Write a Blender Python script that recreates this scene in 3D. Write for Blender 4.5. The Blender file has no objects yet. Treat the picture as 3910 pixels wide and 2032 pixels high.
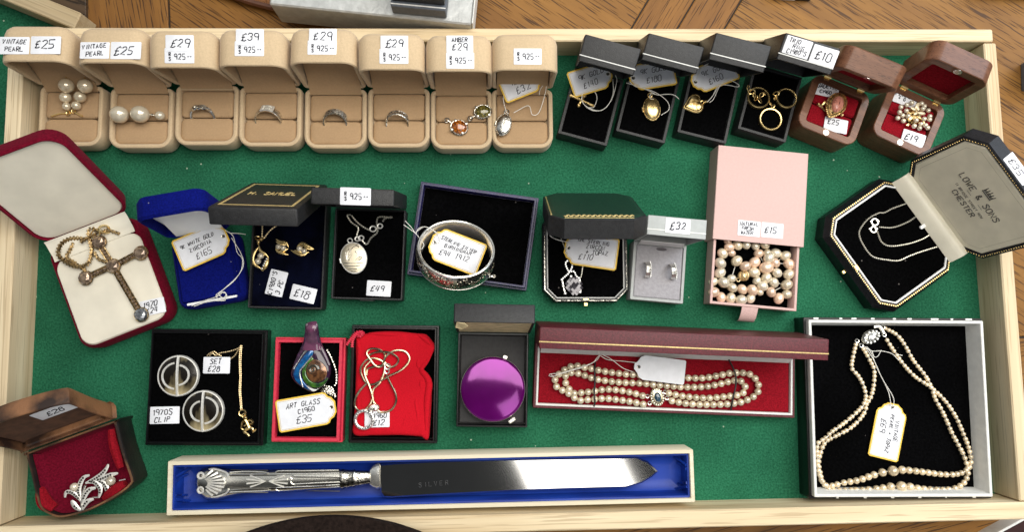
import bpy, bmesh, math, random
from mathutils import Vector, Matrix
random.seed(7)
R = math.radians
MM = 0.001
SC = bpy.context.scene
COL = SC.collection

# ------------------------------------------------------------------ camera, world, lamps, exposure
PW, PH, FPX = 3910.0, 2032.0, 2627.12
CAM = Vector((-26.51, -46.52, 583.26))                       # millimetres above the felt
CR = (Matrix.Rotation(-0.014094, 3, 'Z') @ Matrix.Rotation(-0.034975, 3, 'Y') @ Matrix.Rotation(0.090836, 3, 'X'))
cam = bpy.data.cameras.new('camera'); cam.sensor_width = 36; cam.lens = 36 * FPX / PW
cam.clip_start = 0.01; cam.clip_end = 50
co = bpy.data.objects.new('camera', cam); COL.objects.link(co)
co.matrix_world = Matrix.Translation(CAM * MM) @ CR.to_4x4()
SC.camera = co
world = bpy.data.worlds.new('World'); SC.world = world; world.use_nodes = True
wn = world.node_tree; bg = wn.nodes['Background']
# the surroundings: open sky beyond the table, a darker building on the photographer's side
wtc = wn.nodes.new('ShaderNodeTexCoord'); wsx = wn.nodes.new('ShaderNodeSeparateXYZ'); wn.links.new(wtc.outputs['Generated'], wsx.inputs[0])
wmr = wn.nodes.new('ShaderNodeMapRange'); wmr.inputs['From Min'].default_value = -1; wmr.inputs['From Max'].default_value = 1
wn.links.new(wsx.outputs['Y'], wmr.inputs[0])
wcr = wn.nodes.new('ShaderNodeValToRGB'); wn.links.new(wmr.outputs[0], wcr.inputs[0]); els = wcr.color_ramp.elements
els[0].position = 0.0; els[0].color = (0.50,) * 3 + (1,); els[1].position = 1.0; els[1].color = (0.52,) * 3 + (1,)
for p, v in ((0.18, 0.46), (0.27, 0.05), (0.43, 0.03), (0.64, 0.50)):
    e = els.new(p); e.color = (v, v, v, 1)
bg.inputs[0].default_value = (0.88, 0.94, 1.0, 1); wn.links.new(wcr.outputs[0], bg.inputs[1])

def area(name, loc, rot, sx, sy, power, col):
    l = bpy.data.lights.new(name, 'AREA'); l.shape = 'RECTANGLE'; l.size = sx * MM; l.size_y = sy * MM
    l.energy = power; l.color = col
    o = bpy.data.objects.new(name, l); COL.objects.link(o); o.location = Vector(loc) * MM
    o.rotation_euler = [R(a) for a in rot]
area('window_light', (640, 345, 1450), (0, 0, -7), 1850, 1130, 43.5, (1.0, 0.955, 0.875))
area('sky_light', (1150, 700, 900), (-25, 48, 0), 700, 700, 9, (0.72, 0.84, 1.0))
area('blade_reflection_light', (195, -430, 1150), (0, 0, 24), 235, 380, 1.0, (1.0, 0.98, 0.95))  # added unseen lamp, placed for the bright reflection on the knife blade
SC.view_settings.view_transform = 'Standard'
try: SC.view_settings.look = 'None'
except Exception: pass
SC.view_settings.exposure = -0.18; SC.view_settings.gamma = 1.0
SC.cycles.max_bounces = 8

# ------------------------------------------------------------------ measuring: magnified views of the place -> points in millimetres
VIEWS = dict(o=(0, 0, 1), a=(0, 0, 2.06), b=(950, 0, 2.06), c=(1850, 0, 2.06), d=(2850, 0, 2.0604), e=(0, 550, 1.674),
             f=(780, 650, 2.2318), g=(1500, 650, 2.232), h=(2350, 520, 1.761), i=(3050, 450, 1.673), j=(0, 1350, 1.963),
             k=(520, 1200, 2.1467), l=(1680, 1130, 1.7173), m=(600, 1650, 1.2267), n=(2950, 1150, 1.518))
def at(v, x, y, z=0.0):
    ox, oy, s = VIEWS[v]; px, py = ox + x / s, oy + y / s
    d = CR @ Vector(((px - PW / 2) / FPX, -(py - PH / 2) / FPX, -1))
    return CAM + d * ((z - CAM.z) / d.z)
def ats(v, pts, z): return [at(v, p[0], p[1], p[2] if len(p) > 2 else z) for p in pts]
def proj(p):
    q = CR.transposed() @ (Vector(p) - CAM)
    return PW / 2 + FPX * q.x / -q.z, PH / 2 - FPX * q.y / -q.z

# ------------------------------------------------------------------ materials
MATS = {}
def nd(t, kind, **kw):
    n = t.nodes.new(kind)
    for k, v in kw.items(): setattr(n, k, v)
    return n
def mat(name, col, rough=0.5, metal=0.0, var=0.15, vs=300, bump=0.0, bs=900, sheen=0.0, coat=0.0, spec=0.5, col2=None,
        stretch=(1, 1, 1), trans=0.0, detail=3.0, ior=1.5, rot=0.0, lo=0.35, hi=0.65, rvar=0.0, blotch=0.0, lint=None, rnd=0.0):
    if name in MATS: return MATS[name]
    m = bpy.data.materials.new(name); m.use_nodes = True; t = m.node_tree; b = t.nodes['Principled BSDF']
    b.inputs['Roughness'].default_value = rough; b.inputs['Metallic'].default_value = metal
    b.inputs['Specular IOR Level'].default_value = spec; b.inputs['IOR'].default_value = ior
    b.inputs['Coat Weight'].default_value = coat; b.inputs['Coat Roughness'].default_value = 0.06
    b.inputs['Sheen Weight'].default_value = sheen; b.inputs['Sheen Roughness'].default_value = 0.4
    b.inputs['Transmission Weight'].default_value = trans
    if sheen: b.inputs['Sheen Tint'].default_value = tuple(min(1, c * 3 + 0.25) for c in col) + (1,)
    tc = nd(t, 'ShaderNodeTexCoord'); mp = nd(t, 'ShaderNodeMapping')
    mp.inputs['Scale'].default_value = stretch; mp.inputs['Rotation'].default_value = (0, 0, rot)
    t.links.new(tc.outputs['Object'], mp.inputs[0])
    no = nd(t, 'ShaderNodeTexNoise'); no.inputs['Scale'].default_value = vs; no.inputs['Detail'].default_value = detail
    t.links.new(mp.outputs[0], no.inputs['Vector'])
    cr = nd(t, 'ShaderNodeValToRGB'); cr.color_ramp.elements[0].position = lo; cr.color_ramp.elements[1].position = hi
    c2 = col2 or tuple(c * (1 - var) for c in col)
    c1 = col if col2 else tuple(min(1, c * (1 + var * 0.6)) for c in col)
    cr.color_ramp.elements[0].color = c2 + (1,); cr.color_ramp.elements[1].color = c1 + (1,)
    t.links.new(no.outputs[0], cr.inputs[0]); out = cr.outputs[0]
    if blotch:                                                # rubbed and faded patches
        nb = nd(t, 'ShaderNodeTexNoise'); nb.inputs['Scale'].default_value = 14; nb.inputs['Detail'].default_value = 4
        t.links.new(mp.outputs[0], nb.inputs['Vector'])
        rb = nd(t, 'ShaderNodeMapRange'); rb.inputs['From Min'].default_value = 0.3; rb.inputs['From Max'].default_value = 0.7
        rb.inputs['To Min'].default_value = 1 - blotch; rb.inputs['To Max'].default_value = 1 + blotch; t.links.new(nb.outputs[0], rb.inputs[0])
        vm = nd(t, 'ShaderNodeVectorMath', operation='SCALE'); t.links.new(out, vm.inputs[0]); t.links.new(rb.outputs[0], vm.inputs['Scale']); out = vm.outputs[0]
    if rnd:                                                   # every bead a little lighter or darker than the next
        oi = nd(t, 'ShaderNodeObjectInfo'); rb = nd(t, 'ShaderNodeMapRange'); rb.inputs['To Min'].default_value = 1 - rnd; rb.inputs['To Max'].default_value = 1 + rnd * .7
        t.links.new(oi.outputs['Random'], rb.inputs[0]); vm = nd(t, 'ShaderNodeVectorMath', operation='SCALE')
        t.links.new(out, vm.inputs[0]); t.links.new(rb.outputs[0], vm.inputs['Scale']); out = vm.outputs[0]
    if lint:                                                  # stray specks of dust: (cells per metre, speck radius in cells, colour)
        vo = nd(t, 'ShaderNodeTexVoronoi'); vo.inputs['Scale'].default_value = lint[0]; t.links.new(mp.outputs[0], vo.inputs['Vector'])
        lt = nd(t, 'ShaderNodeMath', operation='LESS_THAN'); lt.inputs[1].default_value = lint[1]; t.links.new(vo.outputs['Distance'], lt.inputs[0])
        sx = nd(t, 'ShaderNodeSeparateXYZ'); t.links.new(vo.outputs['Color'], sx.inputs[0])
        gt = nd(t, 'ShaderNodeMath', operation='GREATER_THAN'); gt.inputs[1].default_value = 0.72; t.links.new(sx.outputs[0], gt.inputs[0])
        mu = nd(t, 'ShaderNodeMath', operation='MULTIPLY'); t.links.new(lt.outputs[0], mu.inputs[0]); t.links.new(gt.outputs[0], mu.inputs[1])
        ml = nd(t, 'ShaderNodeMix', data_type='RGBA'); ml.inputs[7].default_value = tuple(lint[2]) + (1,)
        t.links.new(mu.outputs[0], ml.inputs[0]); t.links.new(out, ml.inputs[6]); out = ml.outputs[2]
    t.links.new(out, b.inputs['Base Color'])
    if bump:
        n2 = nd(t, 'ShaderNodeTexNoise'); n2.inputs['Scale'].default_value = bs; n2.inputs['Detail'].default_value = 2
        t.links.new(mp.outputs[0], n2.inputs['Vector'])
        bp = nd(t, 'ShaderNodeBump'); bp.inputs['Strength'].default_value = bump; bp.inputs['Distance'].default_value = 0.0008
        t.links.new(n2.outputs[0], bp.inputs['Height']); t.links.new(bp.outputs[0], b.inputs['Normal'])
    if rvar:
        mr = nd(t, 'ShaderNodeMapRange'); mr.inputs['To Min'].default_value = max(0, rough - rvar); mr.inputs['To Max'].default_value = rough + rvar
        t.links.new(no.outputs[0], mr.inputs[0]); t.links.new(mr.outputs[0], b.inputs['Roughness'])
    MATS[name] = m; return m

def wood(name, light, dark, pore, rot, along=6, across=90, porescale=1.0, rough=0.45, bump=0.25, pore_amt=0.6, coat=0.0):
    """plank wood: broad grain bands plus thin long pores, running along local x turned by rot"""
    if name in MATS: return MATS[name]
    m = bpy.data.materials.new(name); m.use_nodes = True; t = m.node_tree; b = t.nodes['Principled BSDF']
    b.inputs['Roughness'].default_value = rough; b.inputs['Coat Weight'].default_value = coat; b.inputs['Specular IOR Level'].default_value = 0.25
    tc = nd(t, 'ShaderNodeTexCoord')
    mp = nd(t, 'ShaderNodeMapping'); mp.inputs['Rotation'].default_value = rot if isinstance(rot, tuple) else (0, 0, rot)
    t.links.new(tc.outputs['Object'], mp.inputs[0])
    def noise(sx, sy, det, dist=0.0):
        mm_ = nd(t, 'ShaderNodeMapping'); mm_.inputs['Scale'].default_value = (sx, sy, sy)
        t.links.new(mp.outputs[0], mm_.inputs[0])
        n = nd(t, 'ShaderNodeTexNoise'); n.inputs['Scale'].default_value = 1; n.inputs['Detail'].default_value = det
        n.inputs['Distortion'].default_value = dist
        t.links.new(mm_.outputs[0], n.inputs['Vector']); return n
    g = noise(along, across, 4, 0.6); p = noise(along * 4 * porescale, across * 8.5 * porescale, 1)
    cr = nd(t, 'ShaderNodeValToRGB'); cr.color_ramp.elements[0].position = 0.3; cr.color_ramp.elements[1].position = 0.7
    cr.color_ramp.elements[0].color = dark + (1,); cr.color_ramp.elements[1].color = light + (1,)
    t.links.new(g.outputs[0], cr.inputs[0])
    pr = nd(t, 'ShaderNodeValToRGB'); pr.color_ramp.elements[0].position = 0.37; pr.color_ramp.elements[1].position = 0.42
    pr.color_ramp.elements[0].color = (pore_amt,) * 3 + (1,); pr.color_ramp.elements[1].color = (0, 0, 0, 1)
    t.links.new(p.outputs[0], pr.inputs[0])
    mx = nd(t, 'ShaderNodeMix', data_type='RGBA'); mx.inputs[7].default_value = pore + (1,)
    t.links.new(pr.outputs[0], mx.inputs[0]); t.links.new(cr.outputs[0], mx.inputs[6]); t.links.new(mx.outputs[2], b.inputs['Base Color'])
    bp = nd(t, 'ShaderNodeBump'); bp.inputs['Strength'].default_value = bump; bp.inputs['Distance'].default_value = 0.0006; bp.invert = True
    t.links.new(pr.outputs[0], bp.inputs['Height']); t.links.new(bp.outputs[0], b.inputs['Normal'])
    MATS[name] = m; return m

felt = mat('green_felt', (0.026, 0.150, 0.078), 0.95, 0, vs=620, col2=(0.0085, 0.074, 0.036), bump=0.8, bs=700, detail=7, spec=0.08, lo=0.3, hi=0.72, blotch=0.26, lint=(75, 0.055, (0.30, 0.38, 0.28)))
pine = wood('pine', (0.81, 0.685, 0.465), (0.62, 0.47, 0.275), (0.40, 0.28, 0.16), 0, 4, 75, 1.0, 0.65, 0.1, 0.5)
pine_y = wood('pine_upright', (0.78, 0.66, 0.45), (0.60, 0.46, 0.28), (0.40, 0.28, 0.16), R(90), 4, 75, 1.0, 0.65, 0.1, 0.5)
suede = mat('beige_suede', (0.555, 0.42, 0.265), 0.92, vs=700, var=0.06, bump=0.25, bs=1300, sheen=0.22, spec=0.08, detail=5, blotch=0.07)
suede_in = mat('tan_suede', (0.415, 0.275, 0.155), 0.94, vs=650, var=0.05, bump=0.18, bs=1400, sheen=0.12, spec=0.06, detail=5, blotch=0.08)
black_card = mat('black_leatherette', (0.016, 0.016, 0.017), 0.45, vs=400, var=0.3, bump=0.35, bs=1600, spec=0.4)
black_gloss = mat('black_gloss_card', (0.004, 0.004, 0.0045), 0.28, vs=200, var=0.3, bump=0.08, bs=500, spec=0.35)
velvet = mat('black_velvet', (0.0016, 0.0016, 0.0018), 1.0, vs=500, var=0.4, spec=0.02, bump=0.3, bs=900, blotch=0.4, lint=(95, 0.06, (0.10, 0.09, 0.085)))
navy_velvet = mat('navy_velvet', (0.0012, 0.0018, 0.008), 0.95, vs=60, var=0.6, sheen=0.02, spec=0.05, bump=0.3, lint=(95, 0.06, (0.10, 0.10, 0.12)))
white_line = mat('white_line', (0.75, 0.75, 0.72), 0.5, var=0.05)
paper = mat('white_paper', (0.79, 0.80, 0.84), 0.75, vs=150, var=0.05, spec=0.2)
yellow = mat('yellow_card_edge', (0.80, 0.52, 0.06), 0.6, var=0.1)
ink = mat('black_ink', (0.012, 0.012, 0.02), 0.5, var=0.2)
goldink = mat('gold_foil', (0.74, 0.56, 0.24), 0.4, 0.35, var=0.25, vs=900)
darkprint = mat('dark_print', (0.06, 0.055, 0.045), 0.6, var=0.2)
string = mat('white_string', (0.82, 0.80, 0.74), 0.8, var=0.2, vs=1500)
silver = mat('silver', (0.85, 0.83, 0.77), 0.22, 0.85, vs=500, var=0.12, bump=0.05, bs=600)
silver_dk = mat('tarnished_silver', (0.66, 0.63, 0.56), 0.24, 1.0, vs=700, col2=(0.16, 0.15, 0.13), lo=0.40, hi=0.52, bump=0.25, bs=700)
engraved = mat('engraved_silver', (0.82, 0.79, 0.72), 0.26, 1.0, vs=420, col2=(0.34, 0.32, 0.28), lo=0.38, hi=0.48, bump=0.3, bs=420)
gold = mat('gold', (0.90, 0.66, 0.29), 0.27, 0.95, vs=500, var=0.12, bump=0.06, bs=500)
gold_eng = mat('engraved_gold', (0.88, 0.65, 0.30), 0.28, 1.0, vs=450, col2=(0.42, 0.27, 0.09), lo=0.4, hi=0.5, bump=0.25, bs=450)
ring_silver = mat('ring_silver', (0.80, 0.78, 0.71), 0.25, 0.95, vs=900, col2=(0.13, 0.12, 0.105), lo=0.38, hi=0.46)
handle_silver = mat('handle_silver', (0.62, 0.60, 0.54), 0.24, 1.0, vs=60, var=0.1)
chain_s = mat('silver_chain', (0.86, 0.82, 0.70), 0.4, 0.85, vs=900, var=0.2)
chain_g = mat('pale_gold_chain', (0.78, 0.60, 0.34), 0.4, 0.85, vs=900, var=0.25)
antique = mat('antique_gold', (0.50, 0.36, 0.18), 0.32, 0.95, vs=600, col2=(0.12, 0.08, 0.04), lo=0.38, hi=0.56, bump=0.3, bs=600)
pearl = mat('pearl', (0.75, 0.64, 0.46), 0.17, 0.3, vs=110, var=0.10, coat=0.7, spec=0.9, rnd=0.22)
pearl_w = mat('white_pearl', (0.74, 0.66, 0.51), 0.18, 0.3, vs=110, var=0.10, coat=0.6, spec=0.8, rnd=0.2)
pearl_c = mat('champagne_pearl', (0.79, 0.64, 0.42), 0.17, 0.3, vs=110, var=0.10, coat=0.7, spec=0.9, rnd=0.22)
pearl_p = mat('peach_pearl', (0.80, 0.57, 0.41), 0.17, 0.2, vs=110, var=0.12, coat=0.7, spec=0.9, rnd=0.2)
walnut = wood('walnut', (0.205, 0.090, 0.048), (0.105, 0.043, 0.022), (0.03, 0.012, 0.007), R(8), 8, 150, 1.2, 0.38, 0.15, 0.5, 0.15)
red_velvet = mat('red_velvet', (0.235, 0.006, 0.013), 0.85, vs=900, var=0.3, sheen=0.08, spec=0.05, bump=0.4, bs=900, detail=5)
wine_velvet = mat('wine_velvet', (0.135, 0.004, 0.016), 0.85, vs=700, var=0.3, sheen=0.12, spec=0.05, bump=0.3, bs=1100, detail=5)
cream = mat('cream_satin', (0.74, 0.69, 0.57), 0.6, vs=40, var=0.08, bump=0.1, bs=150, sheen=0.1)
white_satin = mat('white_satin', (0.86, 0.86, 0.85), 0.5, vs=40, var=0.05)
blue_velvet = mat('blue_velvet', (0.0035, 0.007, 0.125), 0.92, vs=800, var=0.3, sheen=0.06, spec=0.04, bump=0.25, bs=1000, detail=5, blotch=0.15, lint=(90, 0.05, (0.2, 0.2, 0.3)))
blue_satin = mat('blue_satin', (0.008, 0.045, 0.34), 0.42, vs=70, col2=(0.004, 0.022, 0.20), sheen=0.05, bump=0.5, bs=60, stretch=(0.25, 1, 1), spec=0.3)
navy_card = mat('navy_card', (0.018, 0.016, 0.075), 0.38, vs=300, var=0.3, bump=0.2, bs=1200)
green_lth = mat('dark_green_leatherette', (0.006, 0.034, 0.019), 0.5, vs=400, var=0.3, bump=0.3, bs=1500)
grey_card = mat('grey_card', (0.40, 0.42, 0.41), 0.5, vs=300, var=0.05, bump=0.1, spec=0.3)
grey_vel = mat('grey_velvet', (0.36, 0.35, 0.37), 0.9, vs=400, var=0.1, sheen=0.1, bump=0.25, bs=1200, spec=0.1)
pink_card = mat('pink_card', (0.60, 0.405, 0.37), 0.5, vs=500, var=0.03, bump=0.12, bs=1500, spec=0.3)
pink_ribbon = mat('pink_ribbon', (0.66, 0.45, 0.42), 0.45, vs=800, var=0.1)
maroon_lth = mat('maroon_leatherette', (0.10, 0.013, 0.020), 0.42, vs=700, var=0.3, bump=0.25, bs=1300, spec=0.3)
white_card = mat('white_card', (0.72, 0.72, 0.69), 0.6, vs=200, var=0.06)
brown_lth = mat('worn_brown_leather', (0.25, 0.115, 0.05), 0.5, vs=32, col2=(0.022, 0.010, 0.006), lo=0.40, hi=0.62, bump=0.35, bs=500, detail=6)
dark_lth = mat('dark_worn_leather', (0.020, 0.015, 0.012), 0.42, vs=45, col2=(0.007, 0.006, 0.006), bump=0.3, bs=500)
black_lth = mat('black_leather', (0.008, 0.008, 0.010), 0.42, vs=300, var=0.4, bump=0.35, bs=900, spec=0.4)
brown_in = mat('brown_fabric', (0.085, 0.037, 0.018), 0.9, vs=150, var=0.3)
red_card = mat('red_card', (0.62, 0.025, 0.06), 0.5, vs=500, var=0.12, bump=0.15)
red_cloth = mat('red_felt_pouch', (0.52, 0.008, 0.018), 0.9, vs=900, var=0.10, sheen=0.08, spec=0.05, bump=0.2, bs=1100, detail=5, blotch=0.12)
purple = mat('purple_enamel', (0.15, 0.003, 0.155), 0.09, 0.5, vs=30, var=0.2, coat=0.25, bump=0.05, bs=45)
cream_box = wood('cream_card', (0.78, 0.72, 0.56), (0.68, 0.60, 0.43), (0.55, 0.46, 0.30), 0, 4, 300, 0.6, 0.6, 0.05, 0.2)
amber = mat('orange_amber', (0.45, 0.13, 0.012), 0.06, vs=500, col2=(0.09, 0.022, 0.004), coat=1, lo=0.4, hi=0.58)
amber_g = mat('green_amber', (0.20, 0.16, 0.03), 0.06, vs=500, col2=(0.03, 0.03, 0.008), coat=1, lo=0.4, hi=0.58)
topaz = mat('smoky_crystal', (0.42, 0.30, 0.20), 0.04, 0.55, vs=350, col2=(0.14, 0.09, 0.06), coat=1)
grey_stone = mat('grey_crystal', (0.34, 0.36, 0.38), 0.04, 0.6, vs=350, col2=(0.08, 0.08, 0.09), coat=1)
clear = mat('clear_crystal', (0.80, 0.80, 0.78), 0.05, 0.7, vs=900, col2=(0.30, 0.30, 0.30), coat=1)
pink_stone = mat('pink_stone', (0.72, 0.30, 0.22), 0.25, vs=220, col2=(0.58, 0.22, 0.16), coat=0.5)
dark_gem = mat('dark_faceted_gem', (0.075, 0.068, 0.08), 0.08, 0.3, vs=200, var=0.4, coat=0.8)
blue_gem = mat('slate_blue_gem', (0.03, 0.07, 0.11), 0.06, 0.1, coat=1, vs=200, var=0.4)
horn = mat('polished_horn', (0.62, 0.51, 0.29), 0.22, 0.35, vs=48, col2=(0.012, 0.009, 0.006), coat=0.15, stretch=(1, 0.4, 1), rot=0.2, lo=0.44, hi=0.58)
bright_silver = mat('bright_silver', (0.88, 0.86, 0.80), 0.42, 0.6, vs=600, var=0.06)
silver_foil = mat('silver_foil_card', (0.46, 0.47, 0.46), 0.42, 0.25, vs=160, var=0.12, bump=0.6, bs=220, spec=0.3)
elastic = mat('black_elastic', (0.01, 0.01, 0.012), 0.6)
steel_grey = mat('slate_card', (0.10, 0.115, 0.14), 0.5, vs=300)

# ------------------------------------------------------------------ mesh building (all lengths in millimetres)
def rrect(w, d, r, n=6):
    def f(i):
        W_, D_, r_ = w / 2 - i, d / 2 - i, max(0.05, min(r - i, w / 2 - i - 0.01, d / 2 - i - 0.01)) if r > 0.06 else 0.05
        if r_ < 0.2: r_ = 0.2
        out = []
        for cx, cy, a0 in ((W_ - r_, D_ - r_, 0), (-W_ + r_, D_ - r_, 90), (-W_ + r_, -D_ + r_, 180), (W_ - r_, -D_ + r_, 270)):
            for k in range(n + 1):
                a = R(a0 + 90 * k / n); out.append((cx + r_ * math.cos(a), cy + r_ * math.sin(a)))
        return out
    return f
def octa(w, d, c):
    def f(i):
        W_, D_, q = w / 2 - i, d / 2 - i, c - i * 0.586
        return [(W_, D_ - q), (W_ - q, D_), (-W_ + q, D_), (-W_, D_ - q), (-W_, -D_ + q), (-W_ + q, -D_), (W_ - q, -D_), (W_, -D_ + q)]
    return f
def rrect2(w, d, rf, rb, n=6):
    """rectangle with front corners of radius rf and back corners of radius rb"""
    def f(i):
        W_, D_ = w / 2 - i, d / 2 - i; out = []
        for sx, sy, r, a0 in ((1, 1, rb, 0), (-1, 1, rb, 90), (-1, -1, rf, 180), (1, -1, rf, 270)):
            r_ = max(0.2, r - i); cx, cy = sx * (W_ - r_), sy * (D_ - r_)
            for k in range(n + 1):
                a = R(a0 + 90 * k / n); out.append((cx + r_ * math.cos(a), cy + r_ * math.sin(a)))
        return out
    return f
def poly_out(pts):
    """any convex-ish outline, inset by moving along averaged edge normals"""
    n = len(pts); A = sum(pts[i][0] * pts[(i + 1) % n][1] - pts[(i + 1) % n][0] * pts[i][1] for i in range(n))
    if A < 0: pts = pts[::-1]
    def f(i):
        if not i: return list(pts)
        out = []
        for k in range(n):
            p0, p1, p2 = Vector(pts[k - 1][:2]), Vector(pts[k][:2]), Vector(pts[(k + 1) % n][:2])
            e1, e2 = (p1 - p0).normalized(), (p2 - p1).normalized()
            n1, n2 = Vector((-e1.y, e1.x)), Vector((-e2.y, e2.x)); m_ = n1 + n2
            m_ = m_ / max(0.4, m_.dot(n1)) if m_.length > 1e-6 else n1
            out.append(tuple(p1 + m_ * i))
        return out
    return f
def smooth_path(pts, step=2.0, closed=False):
    P = [Vector(p) for p in pts]
    if len(P) < 3: return P
    n = len(P); out = []
    for i in range(n if closed else n - 1):
        p1, p2 = P[i], P[(i + 1) % n]
        p0 = P[i - 1] if (closed or i > 0) else p1 * 2 - p2
        p3 = P[(i + 2) % n] if (closed or i + 2 < n) else p2 * 2 - p1
        k = max(2, int((p2 - p1).length / step))
        for j in range(k):
            t = j / k
            out.append(0.5 * ((2 * p1) + (p2 - p0) * t + (2 * p0 - 5 * p1 + 4 * p2 - p3) * t * t + (3 * p1 - p0 - 3 * p2 + p3) * t ** 3))
    if not closed: out.append(P[-1])
    return out
def resample(P, pitch, closed=False):
    P = list(P) + ([P[0]] if closed else [])
    out = [P[0].copy()]; need = pitch
    for a, b in zip(P, P[1:]):
        L = (b - a).length; t = 0.0
        while L - t >= need:
            t += need; out.append(a + (b - a) * (t / L)); need = pitch
        need -= L - t
    return out

def hub(o):
    """the same outline shrunk towards its centre: f(k) with k = 0 full size .. 1 a point"""
    P = o(0); cx = sum(p[0] for p in P) / len(P); cy = sum(p[1] for p in P) / len(P)
    return lambda k: [(x + (cx - x) * k, y + (cy - y) * k) for x, y in P]

class MB:
    def __init__(self): self.v = []; self.f = []; self.mi = []
    def add(self, verts, faces, M=None, mi=0):
        o = len(self.v)
        self.v += [(M @ Vector(p)) if M else Vector(p) for p in verts]
        self.f += [tuple(i + o for i in f) for f in faces]; self.mi += [mi] * len(faces)
        return self
    def rings(self, rs, cap0=True, cap1=True, M=None, closed=False, mi=0):
        n = len(rs[0]); v = [p for r in rs for p in r]; f = []
        m = len(rs)
        for k in range(m if closed else m - 1):
            for i in range(n):
                j = (i + 1) % n; a = k * n; b = ((k + 1) % m) * n
                f.append((a + i, a + j, b + j, b + i))
        if cap0 and not closed: f.append(tuple(range(n))[::-1])
        if cap1 and not closed: f.append(tuple(range((m - 1) * n, m * n)))
        return self.add(v, f, M, mi)
    def loft(self, o, prof, cap0=True, cap1=True, M=None, cx=0, cy=0):
        return self.rings([[(x + cx, y + cy, z) for x, y in o(i)] for i, z in prof], cap0, cap1, M)
    def box(self, x0, x1, y0, y1, z0, z1, b=0.0, M=None):
        o = rrect(x1 - x0, y1 - y0, 0.4 + b, 2)
        pr = [(b, z0), (0, z0 + b), (0, z1 - b), (b, z1)] if b else [(0, z0), (0, z1)]
        return self.loft(o, pr, M=M, cx=(x0 + x1) / 2, cy=(y0 + y1) / 2)
    def tube(self, pts, r, n=6, closed=False, caps=True, flat=None, M=None):
        P = [Vector(p) for p in pts]; rs = []; m = len(P); up0 = Vector((0, 0, 1))
        for i in range(m):
            t = (P[(i + 1) % m] - P[i - 1]) if closed else (P[min(i + 1, m - 1)] - P[max(i - 1, 0)])
            t = t.normalized() if t.length > 1e-9 else Vector((1, 0, 0))
            up = up0 if abs(t.dot(up0)) < 0.95 else Vector((0, 1, 0))
            s = t.cross(up).normalized(); u = s.cross(t)
            rr = r(i / max(1, m - 1)) if callable(r) else (r[i] if isinstance(r, (list, tuple)) else r)
            fl = flat if flat else 1
            rs.append([P[i] + s * (rr * math.cos(2 * math.pi * k / n)) + u * (rr * fl * math.sin(2 * math.pi * k / n)) for k in range(n)])
        return self.rings(rs, caps, caps, M, closed)
    def chain(self, pts, r, pitch=None, n=5, closed=False):
        pitch = pitch or r * 2.2
        P = resample(smooth_path(pts, r * 0.8, closed), pitch / 4)
        return self.tube(P, [r * (1.0 if i % 4 in (1, 2) else 0.55) for i in range(len(P))], n)
    def ball(self, c, r, s=(1, 1, 1), n=12, m=8, M=None, Rm=None):
        rs = []
        for k in range(1, m):
            a = math.pi * k / m
            rs.append([(r * math.sin(a) * math.cos(2 * math.pi * j / n), r * math.sin(a) * math.sin(2 * math.pi * j / n), -r * math.cos(a)) for j in range(n)])
        T = Matrix.Translation(Vector(c)) @ (Rm.to_4x4() if Rm else Matrix.Identity(4)) @ Matrix.Diagonal((s[0], s[1], s[2], 1))
        if M: T = M @ T
        return self.rings(rs, M=T)
    def torus(self, c, Rr, r, n=28, m=6, Mx=None, squash=(1, 1, 1), a0=0, a1=360):
        cl = abs(a1 - a0) >= 360
        k = n if cl else n + 1
        pts = [Vector((Rr * math.cos(R(a0 + (a1 - a0) * i / n)) * squash[0], Rr * math.sin(R(a0 + (a1 - a0) * i / n)) * squash[1], 0)) for i in range(k)]
        T = Matrix.Translation(Vector(c)) @ (Mx.to_4x4() if Mx else Matrix.Identity(4))
        return self.tube(pts, r, m, cl, M=T)
    def band(self, Rr, w, t, Mx, n=40, prof=None, a0=0, a1=360):
        """finger-ring band about local z: outer radius Rr, width w, wall t"""
        cl = abs(a1 - a0) >= 360; rs = []
        for i in range(n if cl else n + 1):
            a = a0 + (a1 - a0) * i / n; ww, tt = prof(a) if prof else (w, t)
            c, s = math.cos(R(a)), math.sin(R(a))
            rs.append([(q * c, q * s, z) for q, z in ((Rr - tt * 0, -ww / 2 * 0.8), (Rr + tt * 0.12, 0), (Rr, ww / 2 * 0.8), (Rr - tt * 0.3, ww / 2), (Rr - tt, ww / 2 * .9), (Rr - tt, -ww / 2 * .9), (Rr - tt * 0.3, -ww / 2))])
        return self.rings(rs, M=Mx, closed=cl)
    def obj(self, name, m, parent=None, world=True, smooth=35, loc=None, rot=None):
        off = Vector((0, 0, 0))
        if world and parent is not None:
            off = parent['_o'] if '_o' in parent else (0, 0, 0); off = Vector(off)
        me = bpy.data.meshes.new(name)
        me.from_pydata([(p - off) * MM for p in self.v], [], self.f); me.update()
        bm = bmesh.new(); bm.from_mesh(me); bmesh.ops.recalc_face_normals(bm, faces=bm.faces); bm.to_mesh(me); bm.free()
        ms = m if isinstance(m, (list, tuple)) else [m]
        for q in ms: me.materials.append(q)
        if len(ms) > 1: me.polygons.foreach_set('material_index', self.mi)
        if smooth:
            me.polygons.foreach_set('use_smooth', [True] * len(me.polygons))
            me.set_sharp_from_angle(angle=R(smooth))
        o = bpy.data.objects.new(name, me); COL.objects.link(o)
        if parent is not None:
            o.parent = parent
            if '_o' in parent: o['_o'] = list(parent['_o'])
        if loc is not None: o.location = Vector(loc) * MM
        if rot is not None: o.rotation_euler = rot
        return o

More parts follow.
